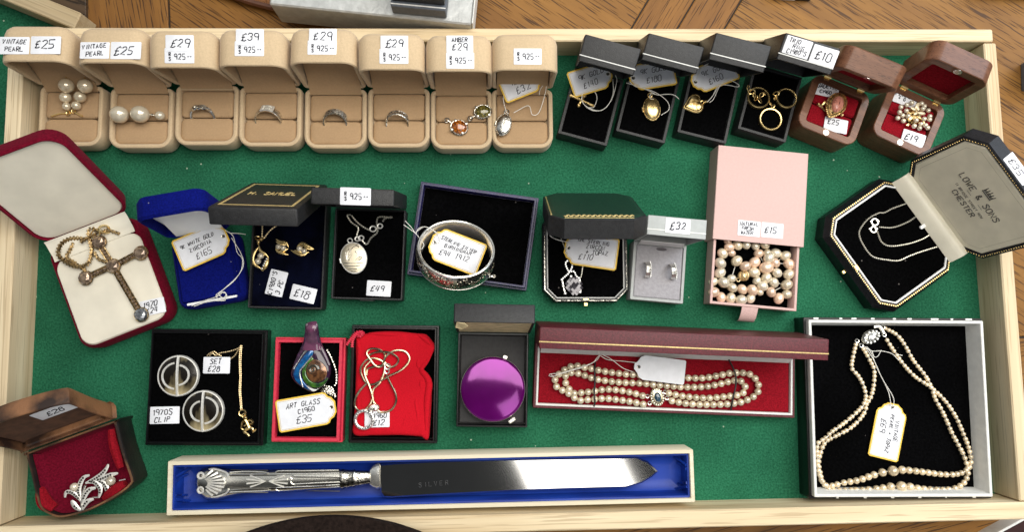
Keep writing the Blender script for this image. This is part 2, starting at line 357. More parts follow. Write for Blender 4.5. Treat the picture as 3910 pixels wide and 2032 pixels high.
ORIG = {}
def thing(name, label, cat, loc=(0, 0, 0), rz=0.0, group=None):
    o = bpy.data.objects.new(name, None); COL.objects.link(o); o.empty_display_size = 0.01
    o.location = Vector(loc) * MM; o.rotation_euler = (0, 0, rz)
    o['label'] = label; o['category'] = cat; o['_o'] = list(loc)
    if group: o['group'] = group
    return o
def tag_(o, label, cat, group=None, kind=None):
    if label: o['label'] = label; o['category'] = cat
    if group: o['group'] = group
    if kind: o['kind'] = kind
    return o
BEAD = {}
def bead(name, m, parent, c, r, s=(1, 1, 1), rz=0.0):
    """one pearl: an object of its own, sharing a unit ball"""
    if m.name not in BEAD:
        b = MB(); b.ball((0, 0, 0), 1.0, n=20, m=12); o = b.obj(name, m, None); BEAD[m.name] = o.data
    else:
        o = bpy.data.objects.new(name, BEAD[m.name]); COL.objects.link(o)
    o.parent = parent; o.location = (Vector(c) - Vector(parent['_o'])) * MM
    o.scale = (r * s[0], r * s[1], r * s[2]); o.rotation_euler = (random.uniform(-.2, .2), random.uniform(-.2, .2), rz)
    return o

# ------------------------------------------------------------------ writing: a single-stroke alphabet
GL = dict(A='002640/1232', B='0006364534033342413000', C='4536160501103041', D='00062645412000', E='46060040/0333', F='460600/0333',
          G='45361605011030414323', H='0006/4046/0343', I='2026', J='4641301001', K='0006/460340', L='060040', M='0006234640', N='00064046',
          O='160501103041453616', P='00063645443303', R='00063645443303/2340', S='4536160514334241301001', T='0646/2620', U='060110304146',
          V='062046', W='0610243046', X='0046/0640', Y='062346/2320', Z='06460040')
GL.update({'0': GL['O'], '1': '152620', '2': '05163645440040', '3': '05163645443323334241301001', '4': '160242/3630', '5': '4606033342413000',
           '6': '4616040110304142331302', '7': '064610', '8': '163645341402011030414234140516', '9': '4333130405163645434030'[:20],
           '£': '45362515110010304'+'1/0333', '&': '40041626240201102042', "'": '2624', '-': '0343', '.': '2021', '+': '2125/0343', '~': '030414243343'})
def write(mb, s, u, v, h, F, w=0.22, slant=0.12, jit=0.06, adv=0.86, wid=0.15):
    """letters of height h centred at (u, v) of the label frame F = (origin, U, V, N)"""
    w *= 1.25; o, U, V, N = F; rr = random.Random(s + str(u) + str(round(o.x)))
    if jit and not (slant == 0):                              # a hurried hand: every line leans and drifts its own way
        slant += rr.uniform(-0.08, 0.2); adv *= rr.uniform(0.9, 0.98); wid *= rr.uniform(0.84, 0.98); jit *= rr.uniform(0.55, 0.85)
        q = rr.uniform(-0.05, 0.09); U, V = (U + V * q).normalized(), (V - U * q).normalized()
    x = u - (len(s) * adv * h) / 2 + 0.1 * h; sc = h / 6
    h0, hand = h, jit and slant
    for ch in s:
        if hand: h = h0 * rr.uniform(0.9, 1.1); sc = h / 6; v += h0 * rr.uniform(-0.04, 0.04)
        for st in GL.get(ch, '').split('/'):
            pts = []
            for k in range(0, len(st) - 1, 2):
                gx = int(st[k]) * wid / 0.15 * 0.9 + int(st[k + 1]) * slant + rr.uniform(-jit, jit) * 5
                gy = int(st[k + 1]) + rr.uniform(-jit, jit) * 5
                pts.append(o + U * (x + gx * sc) + V * (v - h / 2 + gy * sc) + N * 0.02)
            if len(pts) > 1: mb.tube(pts, w, 4, flat=1)
        x += adv * h0 * (0.8 if ch in "I1'." else 1.0)
    return mb
def flat_frame(c, ang):
    U = Vector((math.cos(ang), math.sin(ang), 0)); return (Vector(c), U, Vector((-U.y, U.x, 0)), Vector((0, 0, 1)))
def frame_M(F):
    o, U, V, N = F
    return Matrix(((U.x, V.x, N.x, o.x), (U.y, V.y, N.y, o.y), (U.z, V.z, N.z, o.z), (0, 0, 0, 1)))
def slip(parent, name, F, w, h, lines, world, mats=(paper, ink), loc=None, rot=None, pen=0.3, r=0.7, tick=True, **kw):
    """paper slip with writing: > lettering"""
    b = MB(); o = rrect(w, h, r, 3); b.loft(o, [(0, -0.12), (0, 0.2), (0.1, 0.25)], M=frame_M(F))
    p = b.obj(name, mats[0], parent, world, loc=loc, rot=rot)
    if lines:
        t = MB(); o2, U, V, N = F; G = (o2 + N * 0.27, U, V, N)
        for ln in lines: write(t, ln[0], ln[1], ln[2], ln[3], G, w=pen, **(ln[4] if len(ln) > 4 else kw))
        t.obj('lettering', mats[1], p, world, smooth=0)
    return p
def loose_label(label, c, w, h, ang, lines, pen=0.3, group='loose price labels laid in the boxes', **kw):
    """a handwritten label lying loose in a box; ang in degrees"""
    t = thing('price_label', label, 'price label', c, 0, group)
    slip(t, 'paper', flat_frame(c, R(ang)), w, h, lines, True, pen=pen, **kw)
    return t
PRINT = dict(slant=0, jit=0.0, adv=0.72, wid=0.11)
def rs925(u, v): return [('925', u + 0.5, v, 4.2, PRINT), ('R', u - 7, v + 1.9, 2.6, PRINT), ('S', u - 7, v - 1.7, 2.6, PRINT), ('--', u + 7.6, v, 2.6, PRINT)]

def price_tag(label, c, ang, lines, L=40, Wd=23, read=0, strings=(), tilt=(0, 0), pen=0.26, plain=False, sr=0.3, name='price_tag', group='string price tags'):
    """scalloped string tag: ang = direction of its hole end (degrees); read = reading direction relative to that"""
    t = thing(name, label, 'price tag', c, 0, group)
    U = Vector((math.cos(R(ang)), math.sin(R(ang)), 0)); V = Vector((-U.y, U.x, 0)); N = Vector((0, 0, 1))
    if tilt[0] or tilt[1]:
        q = Matrix.Rotation(R(tilt[0]), 3, V) @ Matrix.Rotation(R(tilt[1]), 3, U); U, V, N = q @ U, q @ V, q @ N
    F = (Vector(c), U, V, N); M = frame_M(F); h, l = Wd / 2, L / 2
    if plain: o = [(-l + 1, -h), (l - 8, -h), (l - 4.5, -h + 2), (l - 3, -h + 5), (l, -h + 8), (l, h - 8), (l - 3, h - 5), (l - 4.5, h - 2), (l - 8, h), (-l + 1, h), (-l, h - 1), (-l, -h + 1)]
    else: o = [(-l + 1.5, -h), (l - 9, -h), (l - 6.5, -h + 1.2), (l - 5.2, -h + 3.6), (l - 2.5, -h + 5), (l - 1.2, -h + 7.2), (l, -h + 8.6), (l, h - 8.6), (l - 1.2, h - 7.2), (l - 2.5, h - 5), (l - 5.2, h - 3.6), (l - 6.5, h - 1.2), (l - 9, h), (-l + 1.5, h), (-l, h - 1.5), (-l, -h + 1.5)]
    f = poly_out(o); b = MB()
    b.loft(f, [(0, 0), (0, 0.5)], M=M); card = b.obj('card', paper if plain else yellow, t)
    if not plain:
        b = MB(); b.loft(f, [(1.3, 0.4), (1.3, 0.72)], M=M); b.obj('white_face', paper, t)
        b = MB()
        q = [M @ Vector((x, y, 0.74)) for x, y in f(2.0)]; b.tube(q, 0.16, 4, True); b.obj('border_line', goldink, t)
    b = MB(); b.torus((0, 0, 0), 1.1, 0.42, 14, 5); b.v = [M @ (p + Vector((l - 3.6, 0, 0.75))) for p in b.v]; b.obj('eyelet', silver_dk, t)
    b = MB(); b.ball((0, 0, 0), 0.95, (1, 1, 0.15), 10, 6); b.v = [M @ (p + Vector((l - 3.6, 0, 0.76))) for p in b.v]; b.obj('hole', ink, t)
    if lines:
        a = R(read); U2 = U * math.cos(a) + V * math.sin(a); V2 = V * math.cos(a) - U * math.sin(a)
        m_ = MB(); G = (Vector(c) + N * 0.76, U2, V2, N)
        for s in lines: write(m_, s[0], s[1], s[2], s[3] * 0.92, G, w=pen * 0.86)
        m_.obj('lettering', ink, t, smooth=0)
    for s in strings:
        b = MB(); b.tube(smooth_path(s, 1.2), sr, 5); b.obj('string', string, t)
    return t

# ------------------------------------------------------------------ boxes with hinged lids
class Fr: pass
def fit(pts, w=None, d=None, z=0):
    """pts: front-left, front-right, back-right, back-left at height z"""
    A, B, C, D = [Vector((p.x, p.y)) for p in pts]
    ux = ((B - A) + (C - D)).normalized(); uy = Vector((-ux.y, ux.x))
    f = Fr(); f.ang = math.atan2(ux.y, ux.x)
    f.w = w or ((B - A).length + (C - D).length) / 2
    d0 = ((C - B).dot(uy) + (D - A).dot(uy)) / 2
    f.d = d or d0; fm = (A + B) / 2
    if w is None and d is None: c = (A + B + C + D) / 4
    else: c = fm + uy * (f.d / 2) + ux * ((C + D - A - B) / 2).dot(ux) * 0.5
    f.c = Vector((c.x, c.y, 0)); f.ux, f.uy = ux, uy
    f.p = lambda x, y, zz: f.c + Vector((ux.x * x + uy.x * y, ux.y * x + uy.y * y, zz))
    return f
def lid_angle(f, L, hb, py, px_u=0.0):
    """opening angle (radians) at which the middle of the lid's front edge is seen at picture height py"""
    lo, hi = R(25), R(165)
    def g(a): return proj(f.p(px_u, f.d / 2 - L * math.cos(a), hb + L * math.sin(a)))[1]
    for _ in range(40):
        m_ = (lo + hi) / 2
        if g(m_) > py: lo = m_
        else: hi = m_
    return (lo + hi) / 2

def base_of(t, f, o, hb, wall, depth, body, lining, bev=0.6, pad=True, pad_inset=0.3, pad_name='lining', base_name='base', z0=0):
    b = MB(); b.loft(o, [(bev, z0), (0, z0 + bev), (0, hb - bev), (bev * 0.7, hb), (wall - 0.2, hb), (wall, hb - 0.3), (wall, max(z0 + 1, hb - depth - 1.5))])
    r = b.obj(base_name, body, t, False)
    if pad:
        b = MB(); i = wall + pad_inset
        b.loft(o, [(i, max(z0 + 1.2, hb - depth - 4)), (i, hb - depth - 0.8), (i + 0.8, hb - depth)]); b.obj(pad_name, lining, t, False)
    return r
def lid_of(t, f, mk, hl, wall, L, hb, ang, body, lining, bev=0.8, hz=None, yb=None, lining_depth=None, name='lid'):
    """mk(L): outline of the lid; closed lid occupies y 0..-L, z 0..hl in hinge space"""
    o = mk; loc = (0, f.d / 2 if yb is None else yb, hb if hz is None else hz); rot = (-ang, 0, 0)
    b = MB(); b.loft(o, [(wall, hl - 1.2), (wall, 0.2), (wall - 0.2, 0), (bev * 0.4, 0), (0, bev * 0.4), (0, hl - bev), (bev * 0.35, hl - bev * 0.3), (bev, hl)], cy=-L / 2)
    l = b.obj(name, body, t, False, loc=loc, rot=rot)
    if lining:
        b = MB(); ld = lining_depth if lining_depth is not None else hl * 0.55
        b.loft(o, [(wall + 0.2, hl - 1.4), (wall + 0.2, ld + 0.8), (wall + 1, ld)], cy=-L / 2); b.obj('lid_lining', lining, l, False)
    return l, loc, rot
def lid_front(L, u, v): return (Vector((u, -L - 0.15, v)), Vector((1, 0, 0)), Vector((0, 0, 1)), Vector((0, -1, 0)))

# ================================================================== SETTING: oak table
OAK = [wood('oak_%d' % i, l, d, (0.055, 0.024, 0.008), R(a), 5, 60, ps, 0.55, 0.35, 0.9) for i, (l, d, a, ps) in enumerate([
    ((0.255, 0.116, 0.026), (0.150, 0.064, 0.015), 78, 1.5), ((0.290, 0.137, 0.030), (0.185, 0.082, 0.018), 35, 1.5), ((0.255, 0.114, 0.025), (0.167, 0.072, 0.017), -58, 1.5),
    ((0.273, 0.129, 0.027), (0.176, 0.079, 0.018), 33, 1.6), ((0.273, 0.126, 0.027), (0.141, 0.063, 0.015), -13, 1.5)])]
groove = mat('dark_groove', (0.02, 0.011, 0.006), 0.7)
tb = MB(); ZT = -9.0
def plank(pts, mi):
    f = poly_out(pts); r0 = f(0.0); r1 = f(0.7)
    tb.rings([[(x, y, ZT - 3) for x, y in r0], [(x, y, ZT - 0.5) for x, y in r0], [(x, y, ZT) for x, y in r1]], False, True, mi=mi)
def pt(x, y): q = at('o', x, y, ZT); return (q.x, q.y)
def ext(p, q, t): return (p[0] + (q[0] - p[0]) * t, p[1] + (q[1] - p[1]) * t)
Yt, Ym, Yb, Xl, Xr = 900, -60, -900, -1300, 1300
def cut(x0, y0, x1, y1):
    p, q = pt(x0, y0), pt(x1, y1)
    return [(p[0] + (q[0] - p[0]) * (Y - p[1]) / (q[1] - p[1]), Y) for Y in (Ym, Yt)]
c1, c2, c3, c4 = cut(642, 0, 645, 75), cut(2474, 0, 2413, 103), cut(2650, 0, 2588, 105), cut(2830, 0, 2767, 106)
def between(a, b, mi, g=0.9):
    plank([(a[0][0] + g, a[0][1]), (b[0][0] - g, b[0][1]), (b[1][0] - g, b[1][1]), (a[1][0] + g, a[1][1])], mi)
between([(Xl, Ym), (Xl, Yt)], c1, 0); between(c1, c2, 1); between(c2, c3, 2, 0.8); between(c3, c4, 2, 0.8); between(c4, [(Xr, Ym), (Xr, Yt)], 3)
plank([(Xl, Yb), (Xr, Yb), (Xr, Ym - 2), (Xl, Ym - 2)], 4)
tb.add([(Xl, Yb, ZT - 2), (Xr, Yb, ZT - 2), (Xr, Yt, ZT - 2), (Xl, Yt, ZT - 2)], [(0, 1, 2, 3)], mi=5)
tag_(tb.obj('tabletop', OAK + [groove], None, smooth=20), None, None, kind='structure')

# ================================================================== the display tray
TW, TD, TH = 800.0, 383.9, 29.98
tray = thing('display_tray', 'long pine display tray lined with green felt holding all the jewellery boxes', 'display tray')
b = MB(); nx, ny = 90, 44
vv = [(-TW / 2 - 3 + (TW + 6) * i / nx, -TD / 2 - 3 + (TD + 6) * j / ny, random.uniform(-0.12, 0.12)) for j in range(ny + 1) for i in range(nx + 1)]
b.add(vv, [(j * (nx + 1) + i, j * (nx + 1) + i + 1, (j + 1) * (nx + 1) + i + 1, (j + 1) * (nx + 1) + i) for j in range(ny) for i in range(nx)])
b.obj('felt_lining', felt, tray)
b = MB(); b.box(-TW / 2 - 3, TW / 2 + 3, -TD / 2 - 3, TD / 2 + 3, ZT + 0.3, -1.2); b.obj('base_board', pine, tray)
def rail(x0, x1, y0, y1, m, zt=TH):
    b = MB(); b.box(x0, x1, y0, y1, ZT + 0.2, zt, 1.0)
    for p in b.v: p.z += 0.25 * math.sin(p.x * 0.021 + p.y * 0.05)
    b.obj('rail', m, tray)
rail(-TW / 2 - 13, TW / 2 + 8, TD / 2, TD / 2 + 11, pine, TH + 0.3)
rail(-TW / 2 - 13, TW / 2 + 13, -TD / 2 - 13.5, -TD / 2, pine)
rail(-TW / 2 - 12.5, -TW / 2, -TD / 2 + 0.6, TD / 2 - 0.6, pine_y)
rail(TW / 2, TW / 2 + 11, -TD / 2 + 0.6, TD / 2 - 0.8, pine_y, TH - 0.6)

# ================================================================== the eight beige ring boxes
BG = 'open beige suede ring boxes in the back row'
ring_rims = [('a', [(300, 1150), (800, 1150), (800, 655), (310, 655)], 'a', 480), ('a', [(862, 1165), (1345, 1165), (1345, 660), (872, 660)], 'a', 492),
             ('a', [(1385, 1142), (1862, 1142), (1852, 650), (1390, 650)], 'a', 531), ('b', [(-72, 1152), (400, 1152), (398, 672), (-62, 672)], 'b', 515),
             ('b', [(435, 1168), (925, 1168), (920, 700), (442, 700)], 'b', 491), ('b', [(940, 1160), (1415, 1160), (1412, 692), (945, 692)], 'b', 548),
             ('b', [(1440, 1172), (1902, 1172), (1900, 705), (1443, 705)], 'b', 560), ('c', [(66, 1165), (530, 1165), (528, 690), (68, 690)], 'c', 551)]
RW, RD, RH, RL = 51.5, 51.0, 20.0, 30.0
ring_labels = ['beige suede ring box holding three-pearl drop earrings, VINTAGE PEARL and £25 stickers on lid',
               'beige suede ring box holding big pearl studs, VINTAGE PEARL and £25 stickers on lid',
               'beige suede ring box holding the silver knot ring, £29 sticker over 925 on lid',
               'beige suede ring box holding the silver buckle ring, £39 sticker over 925 on lid',
               'beige suede ring box holding the plain crossover silver ring, £29 sticker over 925 on lid',
               'beige suede ring box holding the silver openwork ring, £29 sticker over 925 on lid',
               'beige suede ring box holding two amber pieces, AMBER £29 sticker over 925 on lid',
               'beige suede ring box with lone 925 sticker and silver locket in its corner']
proto = None; RB = []
for i, (v, q, lv, ly) in enumerate(ring_rims):
    f = fit(ats(v, q, RH), RW, RD); RB.append(f)
    f.a = lid_angle(f, RD, RH, VIEWS[lv][1] + ly / VIEWS[lv][2])
    if proto is None:
        t = thing('ring_box', ring_labels[i], 'ring box', f.c, f.ang, BG)
        o = rrect2(RW, RD, 11, 5, 7); b = MB()
        b.loft(o, [(4, 0), (1.6, 0.6), (0.4, 3), (0, 6), (0, RH - 2), (0.5, RH - 0.6), (1.6, RH), (3.2, RH - 0.3), (3.9, RH - 1.4), (4, RH - 8)]); b.obj('base', suede, t, False)
        for s in (-1, 1):                                      # two pads with the ring slot between them
            b = MB(); h = (RD - 9.2) / 2; cy = s * (h / 2 + 0.35) - 1.5; hh = h + (1.5 if s > 0 else -1.5)
            cy = (-1.5 + 0.45 + (RD / 2 - 4.4)) / 2 if s > 0 else (-1.5 - 0.45 - (RD / 2 - 4.4)) / 2; hh = abs((RD / 2 - 4.4) - s * (-1.5) - 0.45)
            oo = rrect(RW - 8.8, hh, 4.5 if s < 0 else 3.0, 5)
            b.loft(oo, [(0, 6), (0, RH - 3.4), (0.6, RH - 2.6), (2, RH - 2.1), (5, RH - 1.7)], cy=cy); b.obj('cushion', suede_in, t, False)
        ol = rrect2(RW, RD, 11, 4.2, 7); b = MB(); hl = RL
        loc, rot = (0, RD / 2, RH + 0.2), (-f.a, 0, 0)
        b.loft(ol, [(4, hl - 4), (3.4, 1.4), (2.6, 0.4), (1.2, 0), (0.3, 0.7), (0, 2), (0, hl - 8), (1.2, hl - 4), (4, hl - 1.2), (8, hl)], cy=-RD / 2); b.obj('lid', suede, t, False, loc=loc, rot=rot)
        b = MB(); fl = []                                      # folded liner running from the base cushion up into the lid
        for z, y in ((-4.6, 1.9), (-3.2, 0.2), (-1.0, -2.2), (2.5, -7), (6.5, -14), (10, -22), (13, -30), (15, -38)): fl.append((z, y))
        b.rings([[(-RW / 2 + 4.6, y, z), (RW / 2 - 4.6, y, z), (RW / 2 - 4.6, y + 0.5, z + 0.8), (-RW / 2 + 4.6, y + 0.5, z + 0.8)] for z, y in fl]); b.obj('hinge_flap', suede_in, t, False, loc=loc, rot=rot)
        proto = t
    else:
        t = proto.copy(); COL.objects.link(t); t.location = f.c * MM; t.rotation_euler = (0, 0, f.ang); t['label'] = ring_labels[i]; t['_o'] = list(f.c)
        for ch in [c for c in proto.children if not c.name.startswith('price')]:
            c = ch.copy(); COL.objects.link(c); c.parent = t
            if ch.name.startswith(('lid', 'hinge')): c.rotation_euler = (-f.a, 0, 0)
    f.t = t; f.lid = ((0, RD / 2, RH + 0.2), (-f.a, 0, 0))
def stick(f, L, u, v, w, h, lines, **kw): return slip(f.t, 'price_sticker', lid_front(L, u, v), w, h, lines, False, loc=f.lid[0], rot=f.lid[1], **kw)
stick(RB[0], RD, -12.5, 12, 22, 13.5, [('VINTAGE', 0, 3, 3.3), ('PEARL', 0, -2.6, 3.3)]); stick(RB[0], RD, 10.6, 12.4, 22, 13.8, [('£25', -1, 1, 6)], pen=0.36)
stick(RB[1], RD, -10, 9.5, 21.5, 13, [('VINTAGE', 0, 3, 3.3), ('PEARL', 0, -2.6, 3.3)]); stick(RB[1], RD, 13, 9.5, 22.5, 13.5, [('£25', -2, 0, 6.2)], pen=0.36)
for k, (f, u, v1, v2, txt) in enumerate([(RB[2], 0.5, 18.2, 9, '£29'), (RB[3], 0.4, 21.8, 13, '£39'), (RB[4], 1.0, 20.8, 12, '£29'), (RB[5], 3.4, 19.8, 10.3, '£29')]):
    slip_h = 12.5
    stick(f, RD, u - 0.4, v2, 22, 11.5, rs925(0, -0.8)); 
    F = lid_front(RD, u, v1); F = (F[0] + F[3] * 0.25,) + F[1:]
    slip(f.t, 'price_sticker', F, 21, slip_h, [(txt, 0, 0, 6)], False, loc=f.lid[0], rot=f.lid[1], pen=0.33)
stick(RB[6], RD, 1.2, 8.2, 21.5, 12.5, rs925(0, 0)); stick(RB[6], RD, 1.0, 21, 20.5, 13, [('AMBER', 0, 3.2, 3.2), ('£29', 0, -2.4, 5)], pen=0.3)
stick(RB[7], RD, 1.8, 10.5, 21.5, 12.5, rs925(0, 0))

# ================================================================== four small black boxes
BK = 'small black flip-lid jewellery boxes in the back row'
bk = [('c', [(555, 1040), (945, 1145), (1130, 590), (740, 485)], 'c', 535, 0, 'small black jewellery box holding the gold cross, tag marked £140 under its lid'),
      ('c', [(1000, 1020), (1400, 1125), (1590, 560), (1190, 455)], 'c', 524, 0, 'small black jewellery box holding the oval gold locket, tag marked £180 under its lid'),
      ('c', [(1475, 1030), (1880, 1125), (2060, 585), (1660, 480)], 'c', 518, 0, 'small black jewellery box holding the gold heart locket, tag marked £160 under its lid'),
      ('c', [(1955, 1000), (2361, 1119), (2540, 600), (2140, 480)], 'd', 525, 0, 'small black jewellery box holding three gold rings, TRIO RING and £10 stickers on lid')]
BB = []
for i, (v, q, lv, ly, _, lab) in enumerate(bk):
    f = fit(ats(v, q, 18), 43, 60); f.a = lid_angle(f, 60, 18, VIEWS[lv][1] + ly / VIEWS[lv][2]); BB.append(f)
    if i == 0:
        t = thing('flip_lid_box', lab, 'jewellery box', f.c, f.ang, BK); pr_b = t
        base_of(t, f, rrect(43, 60, 1.2, 3), 18, 2.6, 1.6, black_card, velvet, 0.5)
        lid_of(t, f, rrect(44, 60.5, 1.2, 3), 20, 1.6, 60.5, 18, f.a, black_card, velvet, 0.7, hz=18.3)
        b = MB(); b.box(-22.15, 22.15, -60.72, -60.2, 4.2, 4.9); b.obj('silver_line', white_line, t, False, loc=(0, 30, 18.3), rot=(-f.a, 0, 0))
    else:
        t = pr_b.copy(); COL.objects.link(t); t.location = f.c * MM; t.rotation_euler = (0, 0, f.ang); t['label'] = lab; t['_o'] = list(f.c)
        for ch in list(pr_b.children):
            c = ch.copy(); COL.objects.link(c); c.parent = t
            if ch.name.startswith(('lid', 'silver')): c.rotation_euler = (-f.a, 0, 0)
            for g in ch.children:
                e = g.copy(); COL.objects.link(e); e.parent = c
    f.t = t; f.lid = ((0, 30, 18.3), (-f.a, 0, 0))
stick(BB[3], 60.5, -9.8, 12.2, 20.5, 13.4, [('TRIO', -3, 4, 3), ('RING', 1, 0.2, 3), ("C1980'S", 0.5, -3.8, 3)], pen=0.24)
stick(BB[3], 60.5, 11.8, 11.5, 20.0, 13.4, [('£10', 0, 0, 6)], pen=0.33)

# ================================================================== two walnut ring boxes
wb = [('d', [(375, 965), (850, 1168), (992, 745), (545, 575)], 615, 'brown walnut ring box beside the black TRIO RING box, holding the pink stone ring'),
      ('d', [(975, 1045), (1440, 1255), (1590, 865), (1112, 638)], 550, 'brown walnut ring box nearest the corner of the tray, holding the pearl cluster ring')]
WB = []
for v, q, ly, lab in wb:
    f = fit(ats(v, q, 28), 52, 49); f.a = lid_angle(f, 49, 28, ly / 2.0604); WB.append(f)
    t = thing('walnut_ring_box', lab, 'ring box', f.c, f.ang, 'walnut ring boxes in the back row'); f.t = t
    o = rrect(52, 49, 9, 7); b = MB()
    hole = rrect(52, 49, 9, 7)
    b.loft(o, [(1, 0), (0, 1), (0, 27.3), (0.6, 28), (6.2, 28), (6.5, 27.6), (6.5, 14)]); b.obj('base', walnut, t, False)
    for s in (-1, 1):
        b = MB(); hh = 17.0
        b.loft(rrect(38.4, hh, 2.5, 4), [(0, 12), (0, 24), (1.2, 25.4), (4, 25.8)], cy=s * (hh / 2 + 0.5)); b.obj('cushion', red_velvet, t, False)
    loc, rot = (0, 24.5, 28.4), (-f.a, 0, 0)
    b = MB(); b.loft(o, [(7.5, 12), (7.4, 0.4), (7.0, 0), (0.5, 0), (0, 0.6), (0, 17), (1, 18)], cy=-24.5); l = b.obj('lid', walnut, t, False, loc=loc, rot=rot)
    b = MB(); b.loft(rrect(37.2, 34.2, 1.0, 3), [(0, 11.5), (0.5, 5)], cy=-24.5); b.obj('lid_lining', red_velvet, l, False)
    b = MB(); b.rings([[(3.1 * math.cos(k * .524), -45.3 + 3.1 * math.sin(k * .524), z) for k in range(12)] for z in (0.3, -0.25)]); b.obj('magnet', silver, l, False)
    b = MB(); b.rings([[(2.6 * math.cos(k * .524), -21.4 + 2.6 * math.sin(k * .524), z) for k in range(12)] for z in (27.7, 28.3)]); b.obj('magnet', pearl_w, t, False)
    for s in (-1, 1):
        b = MB(); b.tube([(s * 15 - 3, 24.4, 28.6), (s * 15 + 3, 24.4, 28.6)], 1.5, 10); b.box(s * 15 - 2.4, s * 15 + 2.4, 21, 24, 27.9, 28.3); b.obj('hinge', gold, t, False)

# ================================================================== dark red case for the cross
f = fit(ats('e', [(572, 1325), (1150, 1085), (845, 455), (215, 690)], 18), 76, 92)
t = thing('necklace_case', 'dark red velvet case with cream lining, wide open, holding the jewelled cross', 'jewellery case', f.c, f.ang); f.t = t; CC = f
f.a = R(122)
o = rrect(76, 92, 13, 7)
base_of(t, f, o, 18, 2.2, 0.5, wine_velvet, cream, 3.0, pad=False)
b = MB(); b.loft(rrect(71, 76, 11, 7), [(0, 6), (0, 17), (1, 18.2), (4, 18.6)], cy=-5.5); b.obj('cream_pad', cream, t, False)
l, loc, rot = lid_of(t, f, rrect(76, 90, 15, 7), 14, 2.4, 90, 18.6, f.a, wine_velvet, cream, 4.0, lining_depth=2.2)
b = MB(); rs = []
for k in range(9):
    u = k / 8; rs.append([(x, 31 + 16 * u + 1.0 * math.sin(u * 9), 18.4 + 5.5 * u * u + z) for x, z in ((-33.5, 0), (33.5, 0), (33.5, 0.7), (-33.5, 0.7))])
b.rings(rs); b.obj('hinge_flap', cream, t, False)

# ================================================================== royal blue velvet box
f = fit(ats('e', [(1150, 1065), (1575, 990), (1500, 590), (1078, 665)], 20), 53, 58)
f.a = lid_angle(f, 56, 20, 550 + 452 / 1.674)
t = thing('velvet_box', 'royal blue velvet pendant box with white lined lid and zirconia tag across it', 'jewellery box', f.c, f.ang); f.t = t; BV = f
o = rrect(53, 58, 8, 6)
base_of(t, f, o, 20, 2.6, 1.5, blue_velvet, white_satin, 3.0, pad=False)
b = MB(); b.loft(rrect(44, 50, 1.5, 4), [(0, 6), (0, 18.4), (1, 19.6)], cx=-1.6, cy=1.5); b.obj('pad', blue_velvet, t, False)
b = MB(); b.box(-20, 20, -26.2, -24.4, 8, 19); b.obj('white_edge', white_satin, t, False)
l, loc, rot = lid_of(t, f, rrect(53, 56, 10, 6), 19, 2.2, 56, 20.6, f.a, blue_velvet, white_satin, 5.0, lining_depth=9)
b = MB(); rs = []
for k in range(7):
    u = k / 6; rs.append([(x, -2 - 34 * u, 1 + 8 * u) for x in (-19, 19)] + [(x, -2 - 34 * u, 1.6 + 8 * u) for x in (19, -19)])
b.rings(rs); b.obj('hinge_flap', white_satin, t, False, loc=loc, rot=rot)

# ================================================================== black box with gold bordered lid
f = fit(ats('f', [(370, 1175), (1002, 1190), (1030, 330), (432, 315)], 15), 60.5, 91)
f.a = lid_angle(f, 91, 15, 650 + 474 / 2.2318)
t = thing('gift_box', 'black gift box with gold bordered lid tilted forward over gold and pearl set', 'jewellery box', f.c, f.ang); f.t = t; HS = f
base_of(t, f, rrect(60.5, 91, 1.5, 3), 15, 1.6, 3.0, black_card, navy_velvet, 0.6)
b = MB(); b.box(-6.5, 6.5, -46.3, -45.4, 6, 12.5); b.obj('catch', black_gloss, t, False)
l, loc, rot = lid_of(t, f, rrect(62, 91, 1.5, 3), 13, 1.6, 91, 15.4, f.a, black_card, velvet, 1.6)
b = MB()
for x0, x1, y0, y1 in ((-26.5, 26.5, -84, -82), (-26.5, 26.5, -8.6, -6.6), (-26.5, -24.5, -81.8, -8.8), (24.5, 26.5, -81.8, -8.8)): b.box(x0, x1, y0, y1, 12.8, 13.15)
b.obj('gold_border', goldink, t, False, loc=loc, rot=rot)
b = MB(); F = (Vector((0, -43, 13.05)), Vector((1, 0, 0)), Vector((0, 1, 0)), Vector((0, 0, 1)))
write(b, 'H. SAMUEL', 0, 0, 9, F, w=0.34, slant=0, jit=0, adv=0.46, wid=0.085); b.obj('lettering', goldink, t, False, loc=loc, rot=rot)

# ================================================================== black locket box
f = fit(ats('f', [(1085, 1098), (1690, 1112), (1703, 330), (1125, 310)], 14), 58.5, 76)
f.a = lid_angle(f, 76, 14, 650 + 298 / 2.2318)
t = thing('locket_box', 'plain black box with 925 sticker on upright lid, holding the round engraved silver locket', 'jewellery box', f.c, f.ang); f.t = t; LB = f
base_of(t, f, rrect(58.5, 76, 1.5, 3), 14, 1.6, 2.6, black_card, velvet, 0.6)
b = MB(); b.box(-6, 6, -38.8, -37.9, 5.5, 12); b.obj('catch', black_gloss, t, False)
l, loc, rot = lid_of(t, f, rrect(60, 76, 1.5, 3), 12, 1.6, 76, 14.4, f.a, black_card, velvet, 1.2)
f.lid = (loc, rot); slip(t, 'price_sticker', lid_front(76, 2.2, 6.3), 22, 12.5, rs925(0, 0), False, loc=loc, rot=rot)

